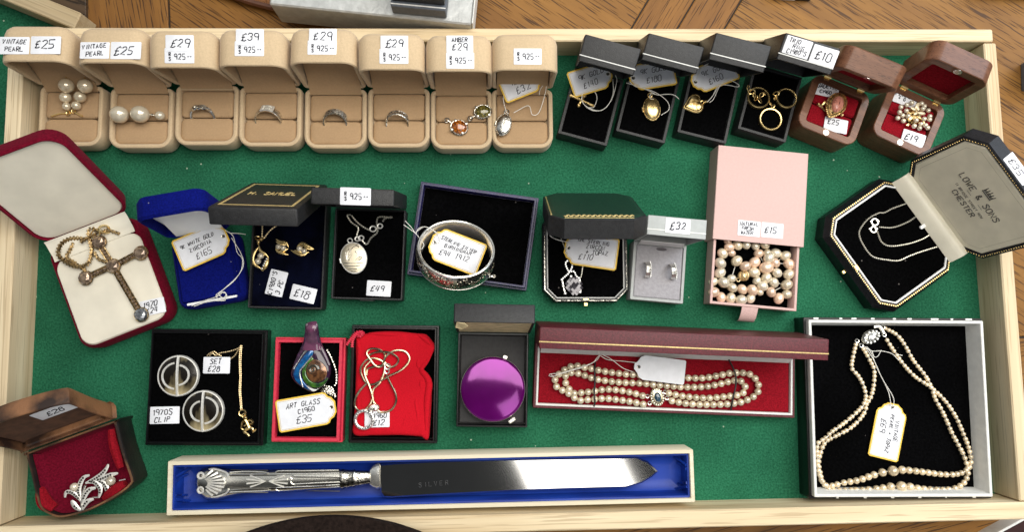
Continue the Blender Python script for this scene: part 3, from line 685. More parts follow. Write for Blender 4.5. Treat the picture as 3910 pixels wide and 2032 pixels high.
# ================================================================== navy open box under the bangle
f = fit(ats('g', [(138, 868), (1132, 1008), (1225, 240), (245, 103)], 16))
t = thing('bangle_box', 'navy blue open card box with black lining behind the silver bangle', 'jewellery box', f.c, f.ang); NB = f
o = rrect(f.w, f.d, 0.8, 3)
base_of(t, f, o, 16, 2.0, 9, navy_card, velvet, 0.5)
b = MB(); oo = rrect(f.w + 3.4, f.d + 3.4, 0.8, 3); b.loft(oo, [(0, 0), (0, 10.5), (0.3, 11), (1.4, 11), (1.5, 10.5), (1.5, 0.6)]); b.obj('outer_sleeve', navy_card, t, False)
b = MB(); b.box(4, 26, -f.d / 2 - 1.95, -f.d / 2 - 1.73, 3, 8); b.obj('paper_edge', white_card, t, False)

# ================================================================== dark green octagonal case
f = fit(ats('g', [(1255, 1125), (1985, 1125), (2022, 440), (1308, 440)], 15), 71, 76)
f.a = lid_angle(f, 76, 15, 650 + 590 / 2.232)
t = thing('octagonal_case', 'dark green octagonal leatherette case with gilt scroll edge on its lid', 'jewellery case', f.c, f.ang); f.t = t; OC = f
o = octa(71, 76, 10)
base_of(t, f, o, 14, 3.4, 1.4, black_card, velvet, 0.6)
b = MB(); q = [(x, y, 14.2) for x, y in o(1.1)]; b.tube([Vector(p) for p in q], 0.6, 5, True); b.obj('beaded_rim', silver_dk, t, False)
b = MB(); q = [(x, y, 13.8) for x, y in o(3.5)]; b.tube([Vector(p) for p in q], 0.55, 4, True); b.obj('white_inner_edge', white_line, t, False)
b = MB(); b.box(-1.2, 2.0, -41.2, -38.2, 8, 10.5, 0.3); b.box(-2.6, 2.4, -36.6, -35.0, 12.5, 14.4, 0.3); b.obj('clasp', gold, t, False)
ol = octa(73, 76, 11); loc, rot = (0, 38, 14.6), (-f.a, 0, 0)
b = MB(); b.loft(ol, [(3, 15), (3, 0.3), (0.4, 0), (0, 0.5), (0, 15.0), (0.6, 15.6)], cy=-38); l = b.obj('lid', black_card, t, False, loc=loc, rot=rot)
b = MB(); b.loft(ol, [(0.8, 15.4), (2.4, 16.6), (6, 17.2)], cy=-38); b.obj('green_top', green_lth, l, False)
b = MB()
for k in range(26):
    x = -24.5 + k * 1.96; b.torus((x, -72.3 + 0.6 * (k % 2), 16.9), 1.2, 0.5, 8, 4, a0=(0 if k % 2 else 180), a1=(250 if k % 2 else 430))
b.tube([(-25.5, -74.4, 16.1), (25.5, -74.4, 16.1)], 0.3, 4); b.tube([(-34.4, -65.5, 16.1), (-34.4, -14, 16.1)], 0.6, 4); b.obj('gilt_scroll', goldink, l, False)

# ================================================================== grey earring box
f = fit(ats('h', [(90, 1095), (457, 1130), (482, 735), (125, 705)], 18), 44.5, 49)
f.a = lid_angle(f, 49, 18, 520 + 678 / 1.761)
t = thing('earring_box', 'small pale grey box with £32 sticker on lid, holding silver hoop earrings', 'jewellery box', f.c, f.ang); f.t = t; GB = f
base_of(t, f, rrect(44.5, 49, 0.8, 3), 18, 2.4, 0.6, grey_card, grey_vel, 0.4)
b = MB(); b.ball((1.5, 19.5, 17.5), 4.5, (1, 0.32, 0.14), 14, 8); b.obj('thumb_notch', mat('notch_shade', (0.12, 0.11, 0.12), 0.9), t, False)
l, loc, rot = lid_of(t, f, rrect(45.5, 49, 0.8, 3), 15, 1.4, 49, 18.3, f.a, grey_card, white_satin, 0.5, lining_depth=6)
b = MB(); b.box(-22.9, 22.9, -49.22, -48.7, 4.0, 4.7); b.obj('white_line', white_line, t, False, loc=loc, rot=rot)
slip(t, 'price_sticker', lid_front(49, 0.5, 8.3), 19.2, 11.5, [('£32', 0, 0, 5.4)], False, loc=loc, rot=rot, pen=0.36)
b = MB(); b.rings([[(x, 22.2 - 1.5 * u + 3 * u, 17.6 + 9 * u) for x in (-18, 18)] + [(x, 22.8 + 1.5 * u, 17.6 + 9 * u) for x in (18, -18)] for u in (0, 0.5, 1)]); b.obj('hinge_flap', white_satin, t, False)

# ================================================================== pink sliding box
f = fit(ats('h', [(665, 690), (1258, 745), (1307, 120), (682, 58)], 22))
t = thing('sliding_box', 'pink card sliding box half open over a drawer of freshwater pearls', 'jewellery box', f.c, f.ang); PB = f; f.t = t
w, d = f.w, f.d; b = MB(); T = 1.6
b.rings([[(-w / 2, y, 0.2), (w / 2, y, 0.2), (w / 2, y, 21.6), (w / 2 - 0.4, y, 22), (-w / 2 + 0.4, y, 22), (-w / 2, y, 21.6)] for y in (-d / 2, d / 2)], False, True)
b.rings([[(-w / 2 + T, y, T), (w / 2 - T, y, T), (w / 2 - T, y, 22 - T), (-w / 2 + T, y, 22 - T)] for y in (-d / 2, d / 2 - 2)], False, True)
n = len(b.v); o6 = [(-w / 2, 0.2), (w / 2, 0.2), (w / 2, 21.6), (w / 2 - 0.4, 22), (-w / 2 + 0.4, 22), (-w / 2, 21.6)]; i4 = [(-w / 2 + T, T), (w / 2 - T, T), (w / 2 - T, 22 - T), (-w / 2 + T, 22 - T)]
b.add([(x, -d / 2, z) for x, z in o6] + [(x, -d / 2, z) for x, z in i4], [(0, 1, 7, 6), (1, 2, 8, 7), (2, 3, 8), (3, 4, 9, 8), (4, 5, 9), (5, 0, 6, 9)])
b.obj('sleeve', pink_card, t, False)
q = [at('h', x, y, 18.5) for x, y in ((600, 1118), (1203, 1182))]; m0 = (q[0] + q[1]) / 2
yl = (Vector((m0.x, m0.y, 0)) - f.c).dot(Vector((f.uy.x, f.uy.y, 0)))
xl = (Vector((m0.x, m0.y, 0)) - f.c).dot(Vector((f.ux.x, f.ux.y, 0)))
dw = w - 2 * T - 0.8; y1 = d / 2 - 18; cy = (yl + y1) / 2; dd = y1 - yl
b = MB(); o = rrect(dw, dd, 0.6, 3)
b.loft(o, [(0.3, 1.9), (0, 2.2), (0, 18.3), (0.3, 18.6), (2.0, 18.6), (2.2, 18.3), (2.2, 4)], cy=cy); dr = b.obj('drawer', pink_card, t, False)
b = MB(); b.loft(rrect(dw - 4.8, dd - 4.8, 0.4, 3), [(0, 3.5), (0.2, 6)], cy=cy); b.obj('drawer_lining', velvet, dr, False)
b = MB(); rs = []
for k in range(8):
    u = k / 7; y = yl + 0.5 - 12.5 * math.sin(u * math.pi * 0.5); z = 11 + 3 * math.cos(u * math.pi * 0.5) * 2 - 4 * u
    rs.append([(-2.5 - 6.5 * 1, y, z), (4.5, y, z), (4.5, y, z + 1.0), (-9, y, z + 1.0)])
b.rings(rs); b.obj('ribbon_pull', pink_ribbon, dr, False)
F = (Vector((-8.6, -d / 2 + 11.2, 22.12)), Vector((1, 0, 0)), Vector((0, 1, 0)), Vector((0, 0, 1)))
slip(t, 'price_sticker', F, 19, 13, [('NATURAL', 0, 3.8, 2.7), ('FRESH', -1.2, 0.1, 2.5), ('WATER', -1.8, -3.7, 2.6)], False, pen=0.24)
F = (Vector((11.0, -d / 2 + 11.4, 22.12)),) + F[1:]
slip(t, 'price_sticker', F, 18.6, 12.6, [('£15', -1.4, 0.4, 4.6)], False, pen=0.32)

# ================================================================== black octagonal case with cream lid
f = fit(ats('i', [(108, 668), (555, 1290), (1062, 938), (624, 335)], 20))
t = thing('bracelet_case', 'black leather octagonal case with cream satin lid printed CHESTER and fine silver bracelet', 'jewellery case', f.c, f.ang); f.t = t; LC = f
w, d = f.w, f.d; o = octa(w, d, 13)
b = MB(); b.loft(o, [(0, 0), (0, 14), (3.0, 18), (3.4, 19.2), (5.0, 19.6), (7.4, 19.4), (7.6, 18.8), (7.6, 10)]); b.obj('base', black_lth, t, False)
b = MB(); b.loft(o, [(7.7, 9), (7.7, 17.6), (8.4, 18.2)]); b.obj('lining', velvet, t, False)
b = MB(); q = [Vector((x, y, 19.5)) for x, y in o(6.9)]; b.tube(q, 0.9, 6, True); b.obj('cream_inner_edge', white_satin, t, False)
b = MB(); q = [Vector((x, y, 19.9)) for x, y in o(4.2)]
for p in resample(q, 1.9, True): b.ball(p, 0.75, (1, 1, 0.7), 6, 4)
b.obj('gilt_beading', gold, t, False)
b = MB(); b.box(-3, 2, -d / 2 + 4, -d / 2 + 7.5, 19, 20.8, 0.4); b.box(-3.2, -0.2, -d / 2 - 3, -d / 2 + 0.5, 10, 12.4, 0.4); b.obj('clasp', gold, t, False)
f.a = R(103); L = 78; ol = octa(w + 1, L, 13); loc, rot = (0, d / 2 + 2, 22), (-f.a, 0, 0)
b = MB(); b.loft(ol, [(4, 10), (4, 1.2), (2.6, 0.4), (1.4, 0), (0, 1.0), (0, 13), (3, 16)], cy=-L / 2); l = b.obj('lid', black_lth, t, False, loc=loc, rot=rot)
b = MB(); b.loft(ol, [(4.2, 8), (4.2, 1.6), (5.2, 0.7)], cy=-L / 2); b.obj('satin_panel', mat('lid_satin', (0.70, 0.645, 0.50), 0.42, vs=60, var=0.08, sheen=0.1), l, False)
b = MB(); q = [Vector((x, y - L / 2, 0.95)) for x, y in ol(9)]; b.tube(q, 0.35, 4, True); b.obj('panel_seam', mat('seam_satin', (0.32, 0.29, 0.2), 0.5), l, False)
b = MB(); q = [Vector((x, y - L / 2, 0.2)) for x, y in ol(2.0)]
for p in resample(q, 2.1, True): b.ball(p, 0.5, (1.4, 1, 0.7), 6, 4)
b.obj('gilt_beading', gold, l, False)
# print on the satin: reads along the hinge, head towards the far edge
F = (Vector((0, -L * 0.47, 0.72)), Vector((1, 0, 0)), Vector((0, -1, 0)), Vector((0, 0, -1)))
b = MB(); F = (F[0], F[1], F[2], Vector((0, 0, -1)))
write(b, 'LOWE & SONS', 0, 8, 5.0, F, w=0.36, slant=0, jit=0, adv=0.86)
write(b, '11 BRIDGE STREET ROW', 0, -1.2, 2.0, F, w=0.17, slant=0, jit=0, adv=0.9); write(b, 'CHESTER', 0, -6.8, 4.4, F, w=0.34, slant=0, jit=0, adv=0.86)
for p in ((-9, 3.1), (5, 3.1)): b.tube([F[0] + F[1] * p[0] + F[2] * p[1] + F[3] * 0.1, F[0] + F[1] * (p[0] + 5) + F[2] * p[1] + F[3] * 0.1], 0.15, 4)
cx = [(-5, 14), (5, 14), (4.5, 15.4), (-4.5, 15.4)]
b.tube([F[0] + F[1] * x + F[2] * y + F[3] * 0.1 for x, y in cx], 0.45, 4, True)
for x in (-4.6, -2.3, 0, 2.3, 4.6): b.tube([F[0] + F[1] * (x * 0.9) + F[2] * 15.6 + F[3] * 0.1, F[0] + F[1] * x + F[2] * (19.4 if x else 20.2) + F[3] * 0.1], lambda u: 0.55 - 0.25 * u, 4)
b.tube([F[0] + F[1] * x + F[2] * y + F[3] * 0.1 for x, y in ((-4.5, 17), (-2.2, 16.4), (0, 17.4), (2.2, 16.4), (4.5, 17))], 0.3, 4)
b.obj('printed_crest', darkprint, l, False, smooth=0)
b = MB(); rs = []
for k in range(13):
    u = k / 12; y = d / 2 - 10 + 17 * u; z = 20.0 + 6 * math.sin(u * math.pi) * 0.7 + 5.5 * u
    rs.append([(-w / 2 + 8, y, z), (w / 2 - 8, y, z), (w / 2 - 8, y + 0.3, z - 0.9), (-w / 2 + 8, y + 0.3, z - 0.9)])
b.rings(rs); b.obj('satin_hinge_flap', mat('flap_satin', (0.66, 0.62, 0.50), 0.3, vs=60, var=0.06, sheen=0.2), t, False)
b = MB(); b.box(2, 5, d / 2 - 13.5, d / 2 - 6, 19.6, 21.4, 0.3); b.obj('pull_tab', white_satin, t, False)
slip(t, 'price_sticker', lid_front(L, -9, 8.2), 24, 12, [('£35', -2, -0.5, 6)], False, loc=loc, rot=rot, pen=0.3)

# ================================================================== worn leather case bottom left
pts_w = ats('j', [(190, 760), (205, 740), (845, 505), (875, 520), (925, 720), (1000, 940), (990, 985), (930, 1040), (800, 1120), (640, 1195), (470, 1238), (380, 1222), (300, 1170), (262, 1060), (225, 900)], 24)
bk0, bk1 = at('j', 205, 740, 24), at('j', 845, 505, 24); mid = (bk0 + bk1) / 2
f = Fr(); f.ux = Vector((bk1.x - bk0.x, bk1.y - bk0.y)).normalized(); f.uy = Vector((-f.ux.y, f.ux.x)); f.ang = math.atan2(f.ux.y, f.ux.x)
f.c = Vector((mid.x - f.uy.x * 30, mid.y - f.uy.y * 30, 0)); f.w = (bk1 - bk0).length; f.d = 60
f.p = lambda x, y, zz: f.c + Vector((f.ux.x * x + f.uy.x * y, f.ux.y * x + f.uy.y * y, zz))
def loc2(p): q = Vector((p.x - f.c.x, p.y - f.c.y)); return (q.dot(f.ux), q.dot(f.uy))
ow = [tuple(p) for p in resample(smooth_path([Vector((*loc2(p), 0)) for p in pts_w], 2, True), 3, True)]
ow = [(p[0], p[1]) for p in ow][:-1]
t = thing('antique_case', 'worn brown leather case with dark red lining holding the leaf spray brooch', 'jewellery case', f.c, f.ang); f.t = t; AC = f
o = poly_out(ow)
b = MB(); b.loft(o, [(2.5, 0), (0.4, 1.5), (0, 6), (0, 21), (0.4, 23.2), (1.0, 24), (1.8, 24), (2.1, 23.5), (2.3, 8)]); b.obj('base', dark_lth, t, False)
b = MB(); b.loft(o, [(0.55, 23.55), (0.9, 24.25), (1.9, 24.25), (2.1, 23.6)], False, False); b.obj('leather_rim', brown_lth, t, False)
b = MB(); b.loft(hub(o), [(0.075, 6), (0.075, 20), (0.11, 16), (0.17, 13.6), (0.3, 12.8), (0.6, 12.6), (0.9, 12.6), (0.98, 12.6)]); b.obj('lining', wine_velvet, t, False)
b = MB(); P = ats('j', [(835, 570, 22), (850, 680, 22), (905, 860, 22)], 22); b.tube(smooth_path(P, 2), lambda u: 2.5 + 1.0 * math.sin(u * 3.1), 8, M=Matrix.Rotation(-f.ang, 4, 'Z') @ Matrix.Translation(-f.c)); b.obj('lining_fold', red_velvet, t, False)
b = MB(); P = ats('j', [(940, 975, 19), (850, 1035, 19), (790, 1090, 18)], 19); b.tube(smooth_path(P, 2), lambda u: 3.2 + 1.5 * math.sin(u * 3.1), 8, M=Matrix.Rotation(-f.ang, 4, 'Z') @ Matrix.Translation(-f.c)); b.obj('lining_fold', red_velvet, t, False)
b = MB(); P = ats('j', [(300, 1010, 18), (340, 1120, 18), (410, 1170, 18)], 18); b.tube(smooth_path(P, 2), lambda u: 3.0 + 2.5 * math.sin(u * 2.6), 8, M=Matrix.Rotation(-f.ang, 4, 'Z') @ Matrix.Translation(-f.c)); b.obj('lining_fold', red_velvet, t, False)
# lid: the same outline mirrored over the hinge, standing open
lp = [(x, y - 30) for x, y in ow]; lo_ = poly_out([(x, y) for x, y in lp])
f.a = R(112); loc, rot = (0, 30.5, 24.6), (-f.a, 0, 0)
b = MB(); b.loft(lo_, [(2.2, 12), (2.0, 0.4), (1.6, 0), (0.5, 0), (0, 0.6), (0, 10), (1.5, 13), (4, 14.2)]); l = b.obj('lid', brown_lth, t, False, loc=loc, rot=rot)
b = MB(); b.loft(lo_, [(2.4, 11), (2.4, 7), (4, 5.6)]); b.obj('lid_lining', brown_in, l, False)
b = MB(); b.box(-30, 30, -7.5, -0.2, 0.6, 6.2, 1.0); b.obj('hinge_strip', brown_lth, l, False)
F = (Vector((14, -37, 5.4)), Vector((1, 0, 0)), Vector((0, -1, 0)), Vector((0, 0, -1)))
slip(t, 'price_sticker', F, 27, 14, [('£28', 0, 0, 6)], False, loc=loc, rot=rot, pen=0.33)

# ================================================================== black box of clip earrings, red box, black pouch box
def tray_box(name, label, v, q, z, body, lining, wall, depth, over=0.0, oz=0.0):
    f = fit(ats(v, q, z)); t = thing(name, label, 'jewellery box', f.c, f.ang); f.t = t
    base_of(t, f, rrect(f.w, f.d, 0.9, 3), z, wall, depth, body, lining, 0.4)
    if over:
        b = MB(); oo = rrect(f.w + 2 * over, f.d + 2 * over, 0.9, 3); b.loft(oo, [(0.2, 0), (0, 0.3), (0, oz - 0.4), (0.3, oz), (over - 0.2, oz), (over - 0.05, oz - 0.4), (over - 0.05, 0.5)]); b.obj('outer_lid', body, t, False)
    return f
KB = tray_box('clip_box', 'flat black gloss box with round clip earrings and a gold charm chain', 'k', [(62, 1062), (1003, 1066), (1048, 150), (138, 140)], 14, black_gloss, velvet, 1.4, 1.8, 2.0, 10)
RBX = tray_box('red_box', 'small red card box with black lining holding the glass swirl pendant', 'k', [(1090, 1043), (1660, 1045), (1698, 212), (1158, 205)], 15, red_card, velvet, 2.6, 4.5, 1.5, 10)
PX = tray_box('pouch_box', 'black gloss box holding a red cloth pouch and snake chain', 'k', [(1740, 1048), (2435, 1052), (2472, 112), (1786, 105)], 15, black_gloss, velvet, 1.4, 9, 1.8, 10)

# ================================================================== box behind the purple compact
f = fit(ats('l', [(117, 858), (572, 868), (573, 225), (118, 222)], 13), 58, 76.5)
t = thing('compact_box', 'black flip-top box with torn cream edge, holding the purple compact', 'gift box', f.c, f.ang); f.t = t; PC = f
base_of(t, f, rrect(58, 76.5, 1, 3), 13, 1.5, 10, black_gloss, mat('charcoal_card', (0.018, 0.017, 0.018), 0.6, vs=500, var=0.3), 0.5)
f.a = lid_angle(f, 58, 13, 1130 + 176 / 1.7173)
l, loc, rot = lid_of(t, f, rrect(60.5, 58, 1, 3), 14, 1.5, 58, 13.4, f.a, black_card, None, 0.7)
b = MB(); b.box(-28.4, 28.4, -56.2, -1.6, 0.5, 11.5, 0.4); b.obj('torn_cream_lining', mat('cream_paper', (0.62, 0.5, 0.28), 0.75, vs=120, var=0.2), l, False)
b = MB(); b.add([(-28, -57, -0.3), (-22, -58.5, -1.2), (-19.5, -55, -2.8), (-24, -50, -4.5), (-29, -52, -3.5), (-28, -57, 0.2), (-22, -58.5, -0.7), (-19.5, -55, -2.3), (-24, -50, -4), (-29, -52, -3)], [(4, 3, 2, 1, 0), (5, 6, 7, 8, 9)] + [(k, (k + 1) % 5, 5 + (k + 1) % 5, 5 + k) for k in range(5)]); b.obj('torn_paper', mat('cream_paper', None), l, False)

# ================================================================== long maroon box
f = fit(ats('l', [(607, 742), (2332, 797), (2328, 405), (622, 320)], 14), 217, 55)
f.a = lid_angle(f, 54, 14, 1130 + 385 / 1.7173)
t = thing('bracelet_box', 'long maroon leatherette box with red velvet lining holding the pearl bracelet', 'jewellery box', f.c, f.ang); f.t = t; MX = f
base_of(t, f, rrect(217, 55, 0.8, 3), 14, 3.2, 1.5, maroon_lth, red_velvet, 0.5, pad_inset=1.0)
b = MB(); o = rrect(217, 55, 0.8, 3); b.loft(o, [(2.2, 12), (2.2, 14.4), (2.6, 14.7), (3.6, 14.5), (4.0, 13), (4.0, 11)], False, False); b.obj('white_inner_edge', white_card, t, False)
l, loc, rot = lid_of(t, f, rrect(219, 54, 0.8, 3), 16, 2.4, 54, 14.5, f.a, maroon_lth, white_card, 0.7, lining_depth=6)
b = MB(); b.box(-109.7, 109.7, -54.25, -53.6, 4.6, 5.5); b.obj('gold_line', goldink, t, False, loc=loc, rot=rot)
b = MB(); b.rings([[(x, 17.5 + 5 * u, 13.2 + 9 * u) for x in (-104, 104)] + [(x, 18.2 + 5 * u, 13.2 + 9 * u) for x in (104, -104)] for u in (0, 0.5, 1)]); b.obj('hinge_flap', white_card, t, False)

# ================================================================== white rimmed black box for the long necklace
f = fit(ats('n', [(262, 1140), (1278, 1136), (1220, 116), (190, 108)], 22))
t = thing('necklace_box', 'large square white-rimmed black box holding the two-strand pearl necklace', 'jewellery box', f.c, f.ang); f.t = t; NX = f
w, d = f.w, f.d; o = rrect(w, d, 0.8, 3)
b = MB(); b.loft(o, [(0, 3), (0, 21.6), (0.4, 22), (2.0, 22), (2.4, 21.6), (4.5, 5)]); b.obj('white_base', white_card, t, False)
b = MB(); b.loft(rrect(w - 7.5, d - 7.5, 0.6, 3), [(0, 3.4), (0.3, 6.2)]); b.obj('lining', velvet, t, False)
b = MB(); oo = rrect(w + 4.6, d + 4.2, 0.9, 3); b.loft(oo, [(0.2, 0), (0, 0.3), (0, 17.2), (0.3, 17.6), (1.8, 17.6), (2.0, 17), (2.0, 0.6)]); ob = b.obj('outer_lid', black_gloss, t, False)
b = MB()
for k in range(9): x = -w / 2 + 10 + k * w / 9.2 + random.uniform(-5, 5); b.box(x, x + random.uniform(2, 7), d / 2 + 0.6, d / 2 + 1.9, 17.4, 17.75)
for k in range(6): x = -w / 2 + 20 + k * w / 6.5; b.box(x, x + random.uniform(1, 3), -d / 2 - 1.9, -d / 2 - 0.6, 17.4, 17.75)
b.obj('white_pattern', white_line, ob, False)

# ================================================================== cream card box for the cake knife
f = fit(ats('m', [(36, 400), (2530, 326), (2502, 88), (56, 133)], 25))
t = thing('knife_box', 'long narrow cream card box lined with blue satin holding the cake knife', 'presentation box', f.c, f.ang); f.t = t; KX = f
w, d = f.w, f.d
base_of(t, f, rrect(w, d, 1.0, 3), 25, 3.2, 21, cream_box, blue_satin, 0.6, pad=False)
b = MB(); o = rrect(w - 6.6, d - 6.6, 1.2, 3); b.loft(o, [(0, 4), (0, 22.5), (0.4, 23), (1.6, 22.8), (2.3, 20), (3.2, 10), (6, 7.6), (12, 7)]); li = b.obj('satin_lining', blue_satin, t, False)
for sx in (-1, 1):
    b = MB()
    for k, (dx, dy) in enumerate(((4, -6), (6.5, -9), (4, 5), (6, 8))):
        b.tube([(sx * (w / 2 - 5), dy, 22), (sx * (w / 2 - dx - 2), dy * 1.3, 14), (sx * (w / 2 - dx - 5), dy * 1.5, 9)], lambda u: 1.4 - 0.5 * u, 6)
    b.obj('satin_fold', blue_satin, li, False)

# ================================================================== JEWELLERY
def jew(name, label, cat, c, group=None): return thing(name, label, cat, tuple(c), 0, group)
def RX(a): return Matrix.Rotation(R(a), 4, 'X')
def RY(a): return Matrix.Rotation(R(a), 4, 'Y')
def RZ(a): return Matrix.Rotation(R(a), 4, 'Z')
ZC = 18.4
# --- box 1: two three-pearl drops
for lab, pr, hk in (('three-pearl drop earring hanging straight, beside the one with slanted pearls', [(522, 672, 58), (515, 765, 45), (524, 836, 33)], [(538, 890), (470, 893), (402, 912)]),
                    ('three-pearl drop earring with its pearls slanting, beside the straight hanging one', [(670, 675, 57), (630, 760, 46), (600, 830, 36)], [(580, 875), (610, 895), (650, 914)])):
    t = jew('drop_earring', lab, 'earring', at('a', pr[1][0], pr[1][1], ZC), 'three-pearl drop earrings')
    P = [at('a', x, y, ZC + r / 9.7 + (4 if k == 0 else 0)) for k, (x, y, r) in enumerate(pr)]
    for p, q in zip(P, pr): bead('pearl', pearl, t, p, q[2] / 9.75)
    b = MB(); b.tube([P[0] + Vector((0, pr[0][2] / 9.7 + 1.5, 1))] + P + [at('a', hk[0][0], hk[0][1], ZC + 1.5)], 0.45, 6); b.obj('wire', gold, t)
    b = MB(); b.torus(at('a', hk[0][0], hk[0][1], ZC + 1), 1.7, 0.45, 14, 5); b.tube(smooth_path(ats('a', hk, ZC + 0.6), 1), 0.75, 6); b.obj('hook', gold, t)
# --- box 2: two large pearl studs
for lab, pr in (('large pearl stud earring lying face up at the cushion edge', [(938, 900, 74)]), ('large pearl stud earring lying sideways with its small pearl back showing', [(1100, 897, 74), (1257, 908, 39)])):
    t = jew('stud_earring', lab, 'earring', at('a', pr[0][0], pr[0][1], ZC), 'large pearl stud earrings')
    for x, y, r in pr: bead('pearl', pearl_w, t, at('a', x, y, ZC + r / 9.9), r / 9.9, (1, .93, .95))
    if len(pr) > 1:
        b = MB(); b.tube([at('a', 1168, 900, ZC + 5), at('a', 1225, 906, ZC + 4)], 0.6, 6); b.tube([at('a', 1196, 903, ZC + 4.6), at('a', 1204, 904, ZC + 4.5)], 1.3, 8); b.obj('post', silver_dk, t)
# --- boxes 3..6: silver finger rings in the slots
def ringM(c, Rr, lean, ang=0): return Matrix.Translation(Vector(c) - Vector((0, 0, Rr * 0.12))) @ RZ(ang) @ RX(-lean) @ RX(90)
SR = 'silver finger rings standing in beige boxes'
c = at('a', 1592, 918, ZC); t = jew('finger_ring', 'slim silver ring with an interlaced knot, in the first £29 beige box', 'ring', c, SR)
M = ringM(c, 9.6, 44); b = MB(); b.torus((0, 0, 0), 9.4, 1.15, 40, 6, a0=120, a1=420)
for z, ph in ((0.9, 0), (-0.9, math.pi), (0.3, math.pi * .5)):
    b.tube([Vector((9.6 * math.cos(R(90 + q)), (9.6 + 0.7 * math.cos(q * .09 + ph)) * math.sin(R(90 + q)), 2.3 * math.sin(q * 0.06 + ph) * (1 - abs(q) / 75) * 1.25)) for q in range(-52, 53, 4)], 1.05, 6)
b.v = [M @ p for p in b.v]; b.obj('knot_band', ring_silver, t)
c = at('b', 155, 940, ZC); t = jew('finger_ring', 'broad silver ring with a raised buckle and scroll engraving', 'ring', c, SR)
M = ringM(c, 11, 42, -3); b = MB(); b.band(11.2, 7.0, 1.4, M, 48); b.obj('band', ring_silver, t)
b = MB()
for k in range(11):
    a = R(66 + k * 4.2); b.box(-1.1, 1.1, -0.6, 0.6, -3.8, 3.8, M=M @ Matrix.Translation((11.6 * math.cos(a), 11.6 * math.sin(a), 0)) @ RZ(math.degrees(a) - 90)) if k in (0, 10) else None
    for z in (-3.3, 0, 3.3): b.box(-0.6, 0.6, -0.5, 0.5, z - 0.6, z + 0.6, M=M @ Matrix.Translation((11.5 * math.cos(a), 11.5 * math.sin(a), 0)) @ RZ(math.degrees(a) - 90))
b.obj('buckle', bright_silver, t)
c = at('b', 680, 952, ZC); t = jew('finger_ring', 'narrow silver ring with dark grooves crossing over, in the middle beige box', 'ring', c, SR)
M = ringM(c, 9.3, 43); b = MB()
for z in (-2.4, 0, 2.4): b.torus((0, 0, z), 9.4, 1.1, 44, 6)
b.v = [M @ p for p in b.v]; b.obj('band', ring_silver, t)
b = MB(); b.tube([M @ Vector((10 * math.cos(R(q)), 10 * math.sin(R(q)), (q - 78) * 0.2)) for q in range(66, 92, 3)], 0.8, 6); b.obj('crossover_bar', silver, t)
c = at('b', 1168, 960, ZC); t = jew('finger_ring', 'wide silver ring pierced with an interlaced openwork pattern', 'ring', c, SR)
M = ringM(c, 9.2, 43); b = MB(); b.torus((0, 0, 3.0), 9.2, 0.7, 44, 5); b.torus((0, 0, -3.0), 9.2, 0.7, 44, 5)
for ph in (0, 60):
    b.tube([Vector((9.1 * math.cos(R(q)), 9.1 * math.sin(R(q)), 2.3 * math.sin(R(q * 7 + ph * 3)))) for q in range(0, 360, 5)], 0.75, 5, True)
b.v = [M @ p for p in b.v]; b.obj('openwork_band', ring_silver, t)
# --- box 7: amber pieces
for lab, x, y, rx, ry, m, lx, ly, an in (('oval orange amber piece in silver claws lying low on the cushion', 1655, 1003, 66, 58, amber, 1560, 945, -20), ('oval olive green amber piece in silver claws at the cushion edge', 1840, 880, 66, 54, amber_g, 1742, 930, 8)):
    c = at('b', x, y, ZC + 1); t = jew('amber_pendant', lab, 'earring', c, 'amber pieces in the AMBER box')
    b = MB(); b.ball(c + Vector((0, 0, 1.5)), 1, (rx / 9.8, ry / 9.8, 3.2), 20, 10, Rm=Matrix.Rotation(R(an), 3, 'Z')); b.obj('amber_stone', m, t)
    b = MB(); b.torus(c + Vector((0, 0, 0.8)), 1, 0.12, 24, 5); b.v = [c + Vector((0, 0, .8)) + Matrix.Rotation(R(an), 3, 'Z') @ Vector(((p.x - c.x) * rx / 9.5, (p.y - c.y) * ry / 9.5, (p.z - c.z - .8) * 5)) for p in b.v]; b.obj('setting', silver_dk, t)
    for k in range(4):
        a = R(an + 45 + 90 * k); p = c + Vector((math.cos(a) * rx / 10, math.sin(a) * ry / 10, 2.2)); b = MB(); b.ball(p, 1.5, (1.2, .8, .8), 10, 7, Rm=Matrix.Rotation(a, 3, 'Z')); b.obj('claw', silver, t)
    p = at('b', lx, ly, ZC + 1.5); b = MB(); b.torus(p, 1.9, 0.5, 14, 5, Mx=Matrix.Rotation(R(35), 3, 'X')); b.tube([p, (p + c) / 2, c + (p - c) * 0.4], 0.6, 6); b.obj('loop', silver_dk, t)
